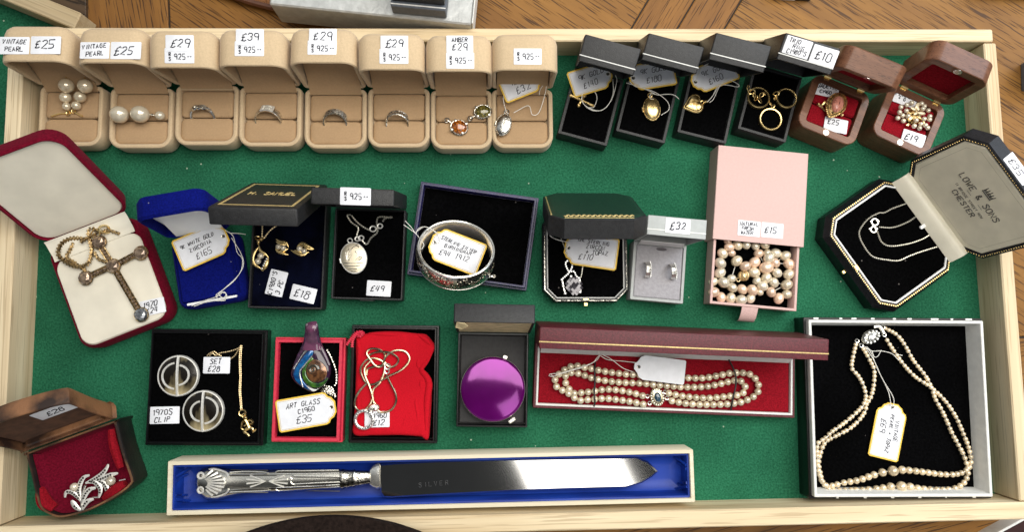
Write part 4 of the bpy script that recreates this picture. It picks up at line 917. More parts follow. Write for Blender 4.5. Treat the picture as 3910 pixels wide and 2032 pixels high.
# --- lockets
def locket(label, v, x, y, rx, ry, rz, z, m, rim, name='locket', up=1.5, group=None, tilt=None, cat='locket'):
    c = at(v, x, y, z); s = VIEWS[v][2] * 4.65; t = jew(name, label, cat, c, group); A, B = rx / s, ry / s
    Q = RZ(rz) @ (RY(tilt) if tilt else Matrix.Identity(4)); M = Matrix.Translation(c + Vector((0, 0, 1.2))) @ Q
    prof = [(0.90, -1.0), (1.0, -0.5), (1.0, 0.5), (0.95, 1.0)]
    b = MB(); b.rings([[(A * k * math.cos(2 * math.pi * i / 36), B * k * math.sin(2 * math.pi * i / 36), zz) for i in range(36)] for k, zz in prof], M=M); b.obj('rim', rim, t)
    b = MB(); b.rings([[(A * k * math.cos(2 * math.pi * i / 36), B * k * math.sin(2 * math.pi * i / 36), zz) for i in range(36)] for k, zz in ((0.93, 0.9), (0.93, 1.15), (0.80, 1.15 + up * .45), (0.55, 1.15 + up * .8), (0.25, 1.15 + up))], M=M); b.obj('engraved_face', m, t, smooth=60)
    b = MB(); b.tube([M @ Vector((-A * 1.02, -2, 0)), M @ Vector((-A * 1.02, 2, 0))], 0.8, 8); b.obj('hinge', rim, t)
    b = MB(); p = M @ Vector((0, B + 1.6, 0.3)); b.torus(p, 1.9, 0.5, 16, 5, Mx=(Q @ RX(25)).to_3x3()); b.obj('bail', rim, t)
    return t, c, M
t, c, M = locket('engraved silver oval locket hanging at the edge of the lone 925 beige box', 'c', 150, 985, 66, 93, -14, 20, engraved, silver_dk, tilt=-8)
t, c, M = locket('polished oval gold locket with engraved border', 'c', 1312, 860, 72, 100, 5, 17, gold, gold_eng, up=2.2)
t, c, M = locket('engraved silver oval locket on a curb chain', 'f', 1276, 750, 113, 138, 12, 12.5, mat('brushed_engraved', (0.74, 0.66, 0.50), 0.38, 0.9, vs=60, var=0.1, bump=0.12, bs=300), bright_silver, up=0.8)
b = MB()                                                     # bird, reeds and water cut into the locket face
def eng(pts, r=0.28):
    b.tube(smooth_path([at('f', x, y, 15.55) for x, y in pts], 1), r, 4, flat=.5)
for q in ([(1215, 770), (1222, 700), (1240, 660)], [(1225, 770), (1245, 690), (1268, 655)], [(1212, 760), (1205, 700)], [(1232, 770), (1262, 715)], [(1185, 790), (1270, 795), (1350, 790)], [(1200, 815), (1280, 818), (1330, 812)], [(1230, 840), (1300, 842)], [(1250, 862), (1295, 862)],
          [(1285, 770), (1310, 745), (1345, 740), (1325, 765), (1290, 772)], [(1300, 760), (1330, 752)], [(1310, 745), (1300, 715), (1285, 690)], [(1270, 655), (1300, 645), (1318, 660)], [(1290, 640), (1310, 628)]): eng(q)
b.obj('engraving', silver_dk, t)
b = MB()
for q in ([(1215, 385), (1250, 440), (1310, 490), (1303, 540), (1298, 575)], [(1255, 385), (1300, 440), (1365, 490), (1412, 512)], [(1215, 385), (1235, 378), (1255, 385)], [(1345, 600), (1382, 632), (1420, 578), (1475, 525), (1470, 440), (1492, 398), (1600, 402)], [(1520, 440), (1540, 410), (1600, 396)], [(1560, 404), (1605, 400)]): b.chain(ats('f', q, 13.2), 0.82, 1.9)
b.obj('chain', chain_s, t)
for x, y, r in ((1437, 500, 26), (1497, 476, 21), (1305, 585, 20), (1336, 578, 22)): b = MB(); b.torus(at('f', x, y, 13.6), r / 10.4, 0.62, 18, 5, squash=(1, .9, 1)); b.obj('ring', bright_silver, t)
price_tag('string tag marked 925 £32 resting on the silver locket box', at('c', 290, 655, 26), 22, [('925 -', -1, 3.6, 5), ('£32', -1, -4.2, 6)], 36, 23, strings=[ats('c', [(160, 700, 27), (148, 780, 25), (172, 880, 24), (190, 890, 24)], 24), ats('c', [(490, 600, 27), (480, 720, 24), (430, 880, 22), (375, 900, 22), (345, 830, 22), (230, 885, 24)], 24),
          ats('c', [(485, 640, 27), (440, 700, 24), (430, 745, 22)], 22)], pen=0.3)
# --- gold pieces in the small black boxes
c = at('c', 765, 785, 18); t = jew('cross_pendant', 'small gold crucifix pendant lying on black velvet', 'pendant', c)
b = MB(); P = ats('c', [(680, 752), (760, 785), (850, 832)], 17.6); b.tube(P, [1.4, 1.2, 1.3], 6); P = ats('c', [(742, 825), (765, 788), (785, 752)], 17.6); b.tube(P, [1.5, 1.2, 1.4], 6)
for x, y in ((680, 752), (742, 828), (786, 750), (852, 834)): b.ball(at('c', x, y, 17.6), 1.9, (1, 1, .7), 8, 6)
b.obj('cross', gold_eng, t)
b = MB(); P = ats('c', [(700, 760, 19), (760, 786, 19.4), (820, 816, 19)], 19); b.tube(P, [0.7, 1.3, 0.6], 6); b.tube(ats('c', [(750, 810, 19), (766, 788, 19.4), (778, 764, 19)], 19), 0.55, 6); b.obj('figure', gold, t)
GT = 'string price tags'
price_tag('string tag marked 9K GOLD £140 in the gold cross box', at('c', 838, 622, 20), 17, [('9K GOLD', 1, 4.2, 4.4), ('£140', -2, -3.6, 5)], 37, 23, strings=[ats('c', [(1010, 620), (1010, 740), (960, 840), (880, 872), (800, 840), (765, 770), (800, 705), (860, 715), (885, 770), (860, 840), (820, 845)], 20),
          ats('c', [(1030, 590), (1040, 640), (1000, 780), (930, 862), (850, 860), (775, 810), (770, 740), (830, 695), (890, 672)], 20.6)])
price_tag('string tag marked 9K GOLD £180 in the oval gold locket box', at('c', 1318, 590, 20), 189, [('9K GOLD', 1.5, 4.0, 4.6), ('£180', 0.5, -3.8, 5)], 40, 23, 180, strings=[ats('c', [(1140, 640), (1190, 680), (1280, 700), (1370, 740), (1440, 800), (1450, 860), (1390, 905)], 20.3),
          ats('c', [(1115, 650), (1200, 675), (1300, 715), (1360, 745), (1420, 740), (1490, 745), (1530, 778)], 20.8), ats('c', [(1340, 740), (1310, 735), (1300, 770), (1330, 780)], 20.4)])
c = at('c', 1640, 815, 17.5); t = jew('heart_locket', 'gold heart locket engraved with scrolls', 'locket', c)
hp = [(1692, 800), (1696, 772), (1680, 748), (1652, 740), (1625, 748), (1600, 775), (1575, 815), (1556, 850), (1590, 866), (1640, 886), (1680, 890), (1708, 872), (1722, 845), (1716, 820), (1700, 806)]
P = resample(smooth_path([Vector((*at('c', x, y, 17.5).xy, 0)) for x, y in hp], 1, True), 1.2, True)[:-1]; fo = poly_out([(p.x, p.y) for p in P]); b = MB()
b.loft(hub(fo), [(.06, 16.4), (0, 17), (0, 18.4), (.1, 19.2)]); b.obj('back_case', gold, t)
b = MB(); b.loft(hub(fo), [(.1, 18.6), (.14, 19.5), (.3, 20.2), (.6, 20.6), (.95, 20.7)]); b.obj('engraved_face', gold_eng, t, smooth=60)
b = MB(); b.torus(at('c', 1712, 806, 18.5), 1.6, 0.5, 14, 5); b.tube(ats('c', [(1718, 802), (1757, 796)], 18.6), 1.3, 8); b.obj('bail', gold, t)
price_tag('string tag marked 9K GOLD £160 in the heart locket box', at('c', 1800, 588, 20), 202, [('9K GOLD', 2, 3.6, 4.6), ('£160', 0, -4, 5)], 41, 23, 180, strings=[ats('c', [(1750, 800), (1790, 760), (1820, 700), (1850, 655), (1900, 620), (1960, 640), (2002, 668), (1990, 682), (1920, 668), (1860, 670), (1830, 715), (1800, 780), (1770, 805)], 20.4),
          ats('c', [(1760, 795), (1800, 745), (1835, 690), (1880, 640), (1910, 610)], 20.8), ats('c', [(1660, 640), (1690, 570), (1720, 520), (1780, 490)], 21)])
for k, (x, y, r, lab) in enumerate([(92, 770, 92, 'thin plain gold ring with chain links inside it'), (312, 775, 85, 'thin plain gold ring at the box corner, next to the small oval link'), (187, 940, 93, 'thin gold ring lowest of the linked three')]):
    c = at('d', x, y, 17.4); t = jew('finger_ring', lab, 'ring', c, 'three linked gold rings'); b = MB(); b.band(r / 9.4, 3.4, 1.35, Matrix.Translation(c) @ RX(-8 + k * 3), 44)
    b.obj('band', gold, t)
c = at('d', 90, 750, 19); t = jew('link_chain', 'short gold chain of open links joining the three gold rings', 'chain', c)
for x, y, r, a in ((40, 720, 30, 0), (75, 770, 22, 60), (105, 790, 24, 120), (120, 745, 24, 40), (60, 745, 20, 90), (235, 735, 26, 10), (225, 770, 15, 70), (210, 835, 16, 30), (190, 815, 13, 120), (15, 690, 20, 80), (140, 735, 16, 140)):
    b = MB(); b.torus(at('d', x, y, 18.6), r / 9.6, 0.5, 16, 5, Mx=(RZ(a) @ RX(30)).to_3x3(), squash=(1, .65, 1)); b.obj('link', gold, t)
# --- walnut boxes
FZ = 26
def on(f, lab, w, h, x, y, v, ang, lines, z, **kw): loose_label(lab, at(v, x, y, z), w, h, ang, lines, **kw)
on(None, "handwritten slip reading JADEITE tucked behind the pink stone ring", 20, 12, 635, 705, 'd', -13, [('JADEITE', 0, 2.6, 3.4), ('C1960', -1, -2.4, 2.6)], 26.4)
on(None, 'white slip marked £25 in front of the pink stone ring', 20, 12, 703, 985, 'd', -12, [('£25', -2.5, 2.4, 4.2)], 26.6)
on(None, 'handwritten slip reading PEARL behind the pearl cluster ring', 20, 12, 1250, 775, 'd', -21, [('PEARL', -2, 3, 3.6), ('+ G', -3, -1, 2.8)], 26.4)
on(None, 'white slip marked £19 in front of the pearl cluster ring', 20, 13, 1312, 1095, 'd', -19, [('£19', -2, 1, 5.2)], 27, pen=.34)
c = at('d', 705, 825, 29); t = jew('stone_ring', 'gold ring with a large veined pink drop-shaped stone in beaded setting', 'ring', c)
dp = [(735, 730), (690, 735), (645, 775), (625, 840), (635, 900), (660, 925), (720, 905), (770, 870), (790, 810), (780, 760)]
P = resample(smooth_path([Vector((*at('d', x, y, 31).xy, 0)) for x, y in dp], 1, True), 1.2, True)[:-1]; fo = poly_out([(p.x, p.y) for p in P]); b = MB()
b.loft(fo, [(2.5, 26), (0.8, 28.4), (0, 30), (0.4, 31), (1.6, 31.8), (3.4, 31.6)]); b.obj('setting', antique, t)
b = MB()
for ins, zz, rr in ((0.4, 31.0, 0.85), (2.4, 32.0, 0.7)):
    for p in resample([Vector((x, y, zz)) for x, y in fo(ins)], rr * 1.9, True): b.ball(p, rr, n=6, m=5)
b.obj('beaded_edge', gold_eng, t)
sp = [(735, 752), (695, 770), (678, 820), (685, 865), (705, 882), (745, 865), (768, 825), (765, 780)]
P = resample(smooth_path([Vector((*at('d', x, y, 33).xy, 0)) for x, y in sp], 1, True), 1.2, True)[:-1]; fs = poly_out([(p.x, p.y) for p in P]); b = MB()
b.loft(fs, [(0, 31), (0, 32.4), (0.7, 33.6), (2.2, 34.6), (4.5, 35)]); st = b.obj('pink_stone', pink_stone, t, smooth=60)
b = MB()
for q in ([(690, 800), (720, 810), (760, 800)], [(700, 780), (720, 810), (715, 860), (705, 880)], [(720, 810), (745, 850)]): b.tube([at('d', x, y, 34.6 - 0.004 * abs(x - 722)) for x, y in q], 0.22, 4)
b.obj('veins', mat('stone_vein', (0.30, 0.10, 0.07), 0.5), st)
b = MB(); b.tube(smooth_path(ats('d', [(620, 800, 27.5), (590, 830, 26.5), (560, 822, 26)], 26), 1), 1.3, 7); b.tube(smooth_path(ats('d', [(625, 870, 27.5), (600, 850, 26.5), (575, 825, 26)], 26), 1), 1.0, 6); b.ball(at('d', 565, 820, 27), 1.6, n=8, m=6); b.ball(at('d', 752, 905, 28), 1.5, n=8, m=6); b.obj('shank', gold_eng, t)
c = at('d', 1315, 910, 27); t = jew('cluster_ring', 'gilt ring with a big spray of small white pearls and leaves', 'ring', c)
for x, y in ((1300, 808), (1260, 825), (1215, 842), (1205, 882), (1258, 870), (1190, 928), (1228, 908), (1272, 912), (1235, 950), (1378, 815), (1400, 835), (1388, 855), (1430, 868), (1335, 945), (1398, 935), (1440, 940), (1442, 915), (1320, 990), (1372, 975), (1408, 985), (1362, 1008), (1425, 1005)):
    bead('pearl', pearl_w, t, at('d', x, y, 30.5 + 1.5 * math.sin(x * .1)), 2.05)
b = MB()
for x, y, a, l in ((1345, 830, 60, 3.2), (1315, 855, 150, 2.6), (1350, 850, 100, 2.6), (1380, 890, -10, 3.2), (1335, 890, 30, 2.4)): b.ball(at('d', x, y, 32), l, (1, .5, .25), 12, 7, Rm=Matrix.Rotation(R(a), 3, 'Z'))
b.obj('leaf', mat('cream_enamel', (0.8, 0.68, 0.45), 0.3, 0.3), t)
b = MB()
for q in ([(1300, 900), (1310, 930), (1275, 975), (1255, 985)], [(1340, 905), (1300, 945), (1265, 990)], [(1345, 830), (1330, 890), (1300, 930)], [(1250, 870), (1300, 900), (1380, 940), (1400, 985)]): b.tube(smooth_path(ats('d', q, 28.5), 1), 0.8, 6)
b.ball(at('d', 1315, 910, 27.6), 7, (1, 1, .2), 12, 6); b.obj('gilt_frame', gold_eng, t)
# --- jewelled cross
ZX = 20.5
c = at('e', 722, 780, ZX); t = jew('cross_necklace', 'large antique gold cross set with smoky crystals on a thick woven chain', 'necklace', c)
arms = [((635, 640), (715, 765)), ((880, 700), (740, 775)), ((565, 850), (705, 785)), ((890, 1065), (735, 800))]
for p, q in arms:
    P, Q = at('e', *p, ZX), at('e', *q, ZX); d = (Q - P).normalized(); n = Vector((-d.y, d.x, 0)); b = MB()
    for s in (-1, 1): b.tube([P + n * 2.1 * s + Vector((0, 0, .4)), Q + n * 2.1 * s + Vector((0, 0, .4))], 0.55, 5)
    b.rings([[X + n * 2.2 + Vector((0, 0, -.6)), X - n * 2.2 + Vector((0, 0, -.6)), X - n * 2.2 + Vector((0, 0, .2)), X + n * 2.2 + Vector((0, 0, .2))] for X in (P, Q)]); arm = b.obj('arm', antique, t)
    b = MB()
    for X in resample([P, Q], 2.9)[1:]: b.ball(X + Vector((0, 0, .5)), 1.45, (1, 1, .8), 6, 4)
    b.obj('paste_stones', topaz, arm, smooth=0)
def gem(b, c, r, s=(1, 1, 1), n=8, rot=0, h=1.0):
    rs = []
    for k, zz, tw in ((1, 0, 0), (0.95, 0.25, 0), (0.78, 0.62, 0.5), (0.45, 0.85, 0)):
        rs.append([Vector(c) + Matrix.Rotation(rot, 3, 'Z') @ Vector((r * k * s[0] * math.cos(2 * math.pi * (i + tw) / n), r * k * s[1] * math.sin(2 * math.pi * (i + tw) / n), r * zz * h * s[2])) for i in range(n)])
    v = [p for q in rs for p in q]; f = []
    for a in range(3):
        for i in range(n):
            j = (i + 1) % n; A = a * n; B = A + n
            f += [(A + i, A + j, B + i), (A + j, B + j, B + i)]
    f += [tuple(range(3 * n, 4 * n)), tuple(range(n))[::-1]]; return b.add(v, f)
for x, y, m in ((635, 628, topaz), (900, 697, topaz), (548, 857, topaz), (724, 780, topaz), (903, 1092, grey_stone)):
    p = at('e', x, y, ZX + .5); b = MB(); gem(b, p, 5.7, n=9, rot=x, h=.8); b.obj('crystal', m, t, smooth=0)
    b = MB(); b.torus(p, 5.6, 0.5, 20, 5); b.obj('collet', antique, t)
b = MB(); q = ats('e', [(700, 545), (640, 565), (590, 535), (565, 560), (575, 620), (585, 690), (560, 765), (490, 785), (420, 755), (375, 710), (385, 650), (430, 612), (490, 600), (550, 612)], ZX + 1.5); b.chain(q, 2.0, 2.6)
q = ats('e', [(470, 630), (445, 680), (425, 725), (470, 755), (500, 780), (535, 800), (560, 840)], ZX); b.chain(q, 1.8, 2.5); q = ats('e', [(600, 690), (630, 735), (680, 755)], ZX + .5); b.chain(q, 1.6, 2.4); q = ats('e', [(680, 545), (740, 565), (765, 575)], ZX + 1); b.chain(q, 1.6, 2.4); q = ats('e', [(515, 630), (560, 600), (620, 570)], ZX + 2.5); b.chain(q, 1.6, 2.4)
b.obj('woven_chain', antique, t)
b = MB(); b.torus(at('e', 670, 545, ZX + 3), 3.6, 0.9, 18, 6, Mx=Matrix.Rotation(R(50), 3, 'Y'), squash=(1.2, .8, 1)); b.torus(at('e', 610, 575, ZX + 2), 3.4, 0.7, 18, 6); b.obj('bail', gold, t)
on(None, 'handwritten slip marked 1970 £24 half under the foot of the cross', 20, 12.5, 975, 1042, 'e', 12, [('1970', -1.5, 2.6, 4), ('£24', -1.5, -3, 4.4)], 19.2)
# --- blue velvet box tag
price_tag('string tag marked 9K WHITE GOLD ZIRCONIA £165 across the blue velvet box', at('e', 1295, 650, 24), 24, [('9K WHITE GOLD', -2.5, 5.2, 3.1), ('ZIRCONIA', -1, 0.4, 3.3), ('£165', -1.6, -6, 5)], 43, 27, strings=[ats('e', [(1440, 550, 25), (1490, 590, 24), (1515, 690, 22), (1550, 740, 21), (1530, 830, 21), (1440, 920, 21), (1380, 970, 21), (1420, 1000, 21), (1450, 975, 22), (1430, 945, 22), (1390, 975, 21), (1300, 1005, 20.5), (1225, 1035, 20.5)], 21),
          ats('e', [(1480, 600, 24), (1540, 700, 22), (1555, 780, 21), (1500, 870, 21), (1430, 930, 21), (1400, 965, 22), (1440, 1000, 22), (1340, 1005, 21), (1240, 1038, 20.5)], 21), ats('e', [(1385, 975), (1410, 950), (1445, 960), (1425, 990), (1395, 1000)], 22), ats('e', [(1470, 570, 25), (1530, 572, 25), (1570, 578, 25)], 25)], pen=.27)
# --- gold and pearl set
def leaf(b, v, pts, z, r, n=8, pw=1.0):
    P = smooth_path(ats(v, pts, z), 1); return b.tube(P, lambda u: 0.15 + r * math.sin(math.pi * (0.06 + 0.88 * u)) ** pw, n, flat=.55)
c = at('f', 480, 750, 12); t = jew('pearl_pendant', 'gold leaf-shaped pendant holding two pearls on a fine gold chain', 'pendant', c)
b = MB(); leaf(b, 'f', [(468, 648), (430, 700), (412, 755), (430, 805), (475, 835), (495, 858)], 13, 1.35); leaf(b, 'f', [(465, 645), (480, 690), (520, 715), (545, 745)], 13.2, 1.3); leaf(b, 'f', [(545, 742), (530, 790), (510, 830), (492, 860)], 13.4, 1.9); b.obj('leaf_frame', gold, t)
b = MB()
for x, y in ((530, 755), (520, 775), (512, 795), (503, 812), (490, 838)): gem(b, at('f', x, y, 14.4), .9, n=6)
b.obj('stones', clear, t, smooth=0)
for x, y in ((482, 730), (457, 776)): bead('pearl', pearl_w, t, at('f', x, y, 14.2), 2.65)
b = MB(); b.ball(at('f', 462, 612, 13.5), 2.0, (.8, 1.5, .8), 8, 6); b.torus(at('f', 455, 578, 13.5), 2.2, .7, 12, 5, Mx=Matrix.Rotation(R(60), 3, 'X')); b.ball(at('f', 490, 590, 13.5), 1.6, n=8, m=6); b.obj('bail', gold_eng, t)
b = MB(); b.chain(ats('f', [(495, 470), (494, 520), (492, 590)], 13), .8, 2); b.chain(ats('f', [(620, 470), (560, 515), (505, 585)], 13), .8, 2); b.obj('chain', chain_g, t)
for lab, prs, lv in (('gold leaf stud earring standing upright with two pearls', ((632, 652), (672, 662)), ([(612, 588), (650, 610), (695, 618), (716, 655)], [(612, 608), (650, 628), (700, 635)], [(610, 645), (625, 690), (680, 712), (716, 722)], [(625, 690), (660, 690), (715, 668)])),
                     ('gold leaf stud earring lying slanted with two pearls', ((812, 668), (850, 690)), ([(738, 682), (780, 705), (840, 722), (890, 695)], [(790, 652), (830, 622), (870, 640), (932, 672)], [(800, 645), (850, 640), (880, 668), (932, 674)], [(755, 690), (800, 690), (850, 712)]))):
    t = jew('leaf_earring', lab, 'earring', at('f', prs[0][0], prs[0][1], 12), 'gold and pearl leaf earrings')
    b = MB()
    for q in lv: leaf(b, 'f', q, 13.2, 1.25)
    b.obj('leaf_frame', gold, t)
    for x, y in prs: bead('pearl', pearl_w, t, at('f', x, y, 14), 2.4)
on(None, "tall slip lettered C1980'S 3 PC beside the gold leaf pendant", 21.0, 14.4, 616, 963, 'f', 76, [("C1980'S", 0, 3.2, 3.6), ('3 PC', -3, -3.2, 3.6)], 12.4)
on(None, 'white slip marked £18 at the foot of the gold leaf set', 20.5, 12.6, 845, 1056, 'f', -14, [('£18', -1, 0, 6)], 12.4, pen=.33)
on(None, 'white slip marked £49 below the silver locket', 20, 12.8, 1488, 1009, 'f', -4, [('£49', -1.5, -.4, 5)], 11.8, pen=.3)
# --- bangle
c = at('g', 540, 672, 34); t = jew('bangle', 'wide oval silver bangle engraved with scrolling leaves, propped in the navy box', 'bangle', c)
A, B, Hh = 30.5, 28.0, 16.0
M = Matrix.Translation(c) @ RX(-30) @ RY(4) @ RZ(-14)
def orbit(k, zz): return [(A * k * math.cos(2 * math.pi * i / 72), B * k * math.sin(2 * math.pi * i / 72), zz) for i in range(72)]
b = MB(); b.rings([orbit(.965, 1.0), orbit(1.0, .8), orbit(1.02, 0), orbit(1.035, -Hh * .5), orbit(1.02, -Hh), orbit(1.0, -Hh - .8), orbit(.965, -Hh - 1)], False, False, M=M); b.obj('engraved_band', engraved, t, smooth=60)
b = MB(); b.rings([orbit(.965, 1.0), orbit(.955, .5), orbit(.945, 0), orbit(.945, -Hh * .5), orbit(.945, -Hh), orbit(.965, -Hh - 1)], False, False, M=M); b.obj('inner_band', mat('satin_silver', (0.84, 0.80, 0.72), 0.3, 0.85, vs=50, var=0.12), t, smooth=60)
b = MB()
for zz in (0.6, -Hh - .6): b.tube([M @ Vector(p) for p in orbit(1.0, zz)], .75, 6, True)
b.obj('edge_wire', silver, t)
b = MB()
for k in range(40):
    th = R(180 + 4.6 * k); zc = -Hh / 2 + 3.6 * math.sin(k * .8)
    b.tube([M @ Vector((A * 1.045 * math.cos(th + .05 * math.cos(u)), B * 1.045 * math.sin(th + .05 * math.cos(u)), zc + 2.3 * math.sin(u))) for u in [q * .5 + k for q in range(10)]], .3, 4)
b.obj('scroll_engraving', silver_dk, t)
b = MB(); p = at('g', 820, 905, 20); b.ball(p, 1.9, n=10, m=7); b.tube([p, p + Vector((3, 0, 0))], .8, 6); b.torus(p + Vector((4, 0, 0)), 1.2, .4, 10, 4); b.tube(smooth_path(ats('g', [(825, 815, 26), (835, 850, 23), (825, 895, 20)], 22), 1), .4, 5); b.obj('safety_catch', silver, t)
price_tag('string tag marked STERLING SILVER BIRMINGHAM £94 lying inside the bangle', at('g', 540, 688, 20), 158, [('STERLING SILVER', 0, 5.6, 3.0), ('BIRMINGHAM', 1.5, 1.2, 3.2), ('£94 1912', 0, -4.4, 4.6)], 45, 28, 180, strings=[ats('g', [(92, 465, 30), (150, 505, 30), (200, 545, 30), (235, 590, 30), (265, 635, 28), (245, 675, 27)], 30), ats('g', [(105, 432, 30), (160, 490, 30), (195, 540, 30), (215, 500, 31), (270, 482, 32), (340, 510, 30), (395, 580, 24), (385, 625, 22), (350, 590, 22)], 30),
          ats('g', [(195, 530, 30), (250, 490, 31), (300, 490, 31), (420, 560, 26)], 30)], pen=.27)
# --- topaz pendant
c = at('g', 1535, 965, 13); t = jew('gem_pendant', 'silver bow pendant with a dark checker-cut gem and sparkling stones', 'pendant', c)
corn = [(1462, 945), (1500, 915), (1560, 915), (1600, 1000), (1602, 1030), (1530, 1045), (1470, 1055)]
b = MB(); g0 = [(1455, 950), (1520, 905), (1570, 925)]; rows = []
TL_, TR_, BR_, BL_ = at('g', 1452, 985, 14), at('g', 1535, 885, 14), at('g', 1632, 985, 14), at('g', 1550, 1088, 14)
n = 6; vv = []; ff = []; mi = []
for i in range(n):
    for j in range(n):
        cpt = TL_ + (TR_ - TL_) * ((i + .5) / n) + (BL_ - TL_) * ((j + .5) / n); e1, e2 = (TR_ - TL_) / n * .5, (BL_ - TL_) / n * .5
        if abs(i - 2.5) + abs(j - 2.5) > 4.2: continue
        h = 3 - .25 * ((i - 2.5) ** 2 + (j - 2.5) ** 2) ** .5 * 1.6; tx, ty = random.uniform(-.25, .25), random.uniform(-.25, .25); k = len(vv)
        vv += [cpt + e1 * a + e2 * q + Vector((0, 0, h + tx * a + ty * q)) for a, q in ((-1, -1), (1, -1), (1, 1), (-1, 1))] + [cpt + e1 * a + e2 * q + Vector((0, 0, -.5)) for a, q in ((-1, -1), (1, -1), (1, 1), (-1, 1))]
        ff += [(k, k + 1, k + 2, k + 3)] + [(k + a, k + (a + 1) % 4, k + 4 + (a + 1) % 4, k + 4 + a) for a in range(4)]
b.add(vv, ff); b.obj('checker_gem', dark_gem, t, smooth=0)
b = MB()
for q in ([(1500, 870), (1480, 830), (1472, 790), (1500, 768), (1528, 790), (1525, 830), (1505, 870), (1470, 905), (1440, 930)], [(1505, 865), (1545, 865), (1560, 900), (1590, 925)]):
    for p in resample(smooth_path(ats('g', q, 14.5), 1), 1.75): gem(b, p, 1.15, n=7, rot=p.x)
for x, y in ((1440, 935), (1585, 920), (1595, 1040), (1468, 1050), (1452, 990), (1518, 905)): gem(b, at('g', x, y, 15), 1.5, n=7)
b.obj('pave_stones', clear, t, smooth=0)
b = MB()
for q in ([(1500, 870), (1480, 830), (1472, 790), (1500, 768), (1528, 790), (1525, 830), (1505, 870), (1470, 905), (1440, 930)], [(1505, 865), (1545, 865), (1560, 900), (1590, 925)], [(1440, 935), (1465, 1050)], [(1590, 925), (1600, 1040)]): b.tube(smooth_path(ats('g', q, 13.9), 1), .8, 5)
b.obj('bow_setting', silver, t)
b = MB(); b.chain(ats('g', [(1430, 560, 15), (1440, 600, 15), (1478, 690, 18), (1500, 740, 15), (1522, 772, 14)], 14), .65, 1.7); b.chain(ats('g', [(1628, 770), (1615, 840), (1605, 900), (1590, 935)], 13.8), .65, 1.7); b.obj('chain', chain_s, t)
price_tag('string tag marked ZIRCON + TOPAZ £110 under the dark green lid', at('g', 1690, 690, 17), 171, [('12K STERLING', 1, 8, 3.2), ('ZIRCON', 3.4, 3.6, 3.8), ('+ TOPAZ', 4.5, -1, 3.8), ('£110', -4, -5.4, 5)], 45, 27, 180, strings=[ats('g', [(1500, 632, 18), (1460, 605, 18), (1400, 590, 18), (1350, 570, 18), (1335, 548, 18)], 18), ats('g', [(1480, 610, 18), (1420, 600, 18), (1370, 580, 18), (1335, 552, 18.5)], 18)], pen=.27)
# --- hoop earrings
for lab, x, y, a in (('polished silver half-hoop earring with facets, fixed upright in the grey box', 211, 900, -2), ('silver half-hoop earring turned to show its pave edge', 379, 912, 4)):
    c = at('h', x, y, 18); t = jew('hoop_earring', lab, 'earring', c, 'silver hoops in the grey box')
    M = Matrix.Translation(c + Vector((0, 0, 1))) @ RZ(a) @ RY(90); b = MB(); b.band(6.6, 4.4, 1.0, M, 10, a0=60, a1=300) ; b.obj('hoop', silver, t, smooth=15)
    b = MB()
    for k in range(9): q = R(110 + k * 17); gem(b, M @ Vector((6.9 * math.cos(q), 6.9 * math.sin(q), 1.9)), .8, n=6)
    b.obj('pave_edge', clear, t, smooth=0)
# --- freshwater pearls
fp = [(755, 708, 27), (822, 735, 32), (880, 730, 30), (940, 738, 30), (1005, 730, 31), (765, 747, 32), (780, 787, 27), (720, 790, 35), (705, 856, 38), (702, 920, 38), (656, 980, 31), (660, 1050, 37), (710, 1085, 34), (775, 1090, 35), (845, 1102, 36), (908, 1092, 32), (970, 1050, 24), (920, 1036, 36), (852, 1032, 35), (785, 1020, 34), (728, 985, 38), (780, 958, 30), (815, 840, 37), (872, 876, 35), (935, 850, 38), (932, 918, 38), (988, 1010, 36), (950, 974, 30), (1014, 955, 37), (1014, 885, 44), (963, 790, 32), (1020, 785, 26), (1030, 820, 37), (1078, 788, 36), (1142, 805, 35), (1074, 852, 32), (1168, 862, 39), (1165, 930, 37), (1086, 920, 33), (1062, 985, 36), (1152, 1000, 38), (1046, 1050, 33), (1097, 1092, 36), (1152, 1065, 33)]
c = at('h', 930, 920, 8); t = jew('pearl_necklace', 'loose coil of pink and cream freshwater pearls in the pink drawer', 'necklace', c)
for k, (x, y, r) in enumerate(fp): bead('pearl', (pearl_p, pearl, pearl_w, pearl)[(k * 7 + k // 3) % 4], t, at('h', x, y, 12 + (k % 3) * 1.3), r / 7.8, (1.08, .92, .95), random.uniform(0, 3))
b = MB(); p = at('h', 862, 940, 12.5); b.ball(p, 4.1, (1, 1, 1), 10, 8)
for k in range(9): a = k * .7; b.tube([p + Vector((4.2 * math.sin(q) * math.cos(a), 4.2 * math.cos(q), 4.2 * math.sin(q) * math.sin(a))) for q in (.35, .8, 1.3, 1.8, 2.3, 2.75)], .55, 5)
b.torus(at('h', 826, 966, 12), 1.6, .5, 12, 5); b.obj('ball_clasp', chain_g, t)
b = MB()
for k in range(0, len(fp) - 1):
    P, Q = at('h', fp[k][0], fp[k][1], 11), at('h', fp[k + 1][0], fp[k + 1][1], 11)
    if (P - Q).length < 17: b.tube([P, Q], .35, 4)
b.obj('thread', string, t)
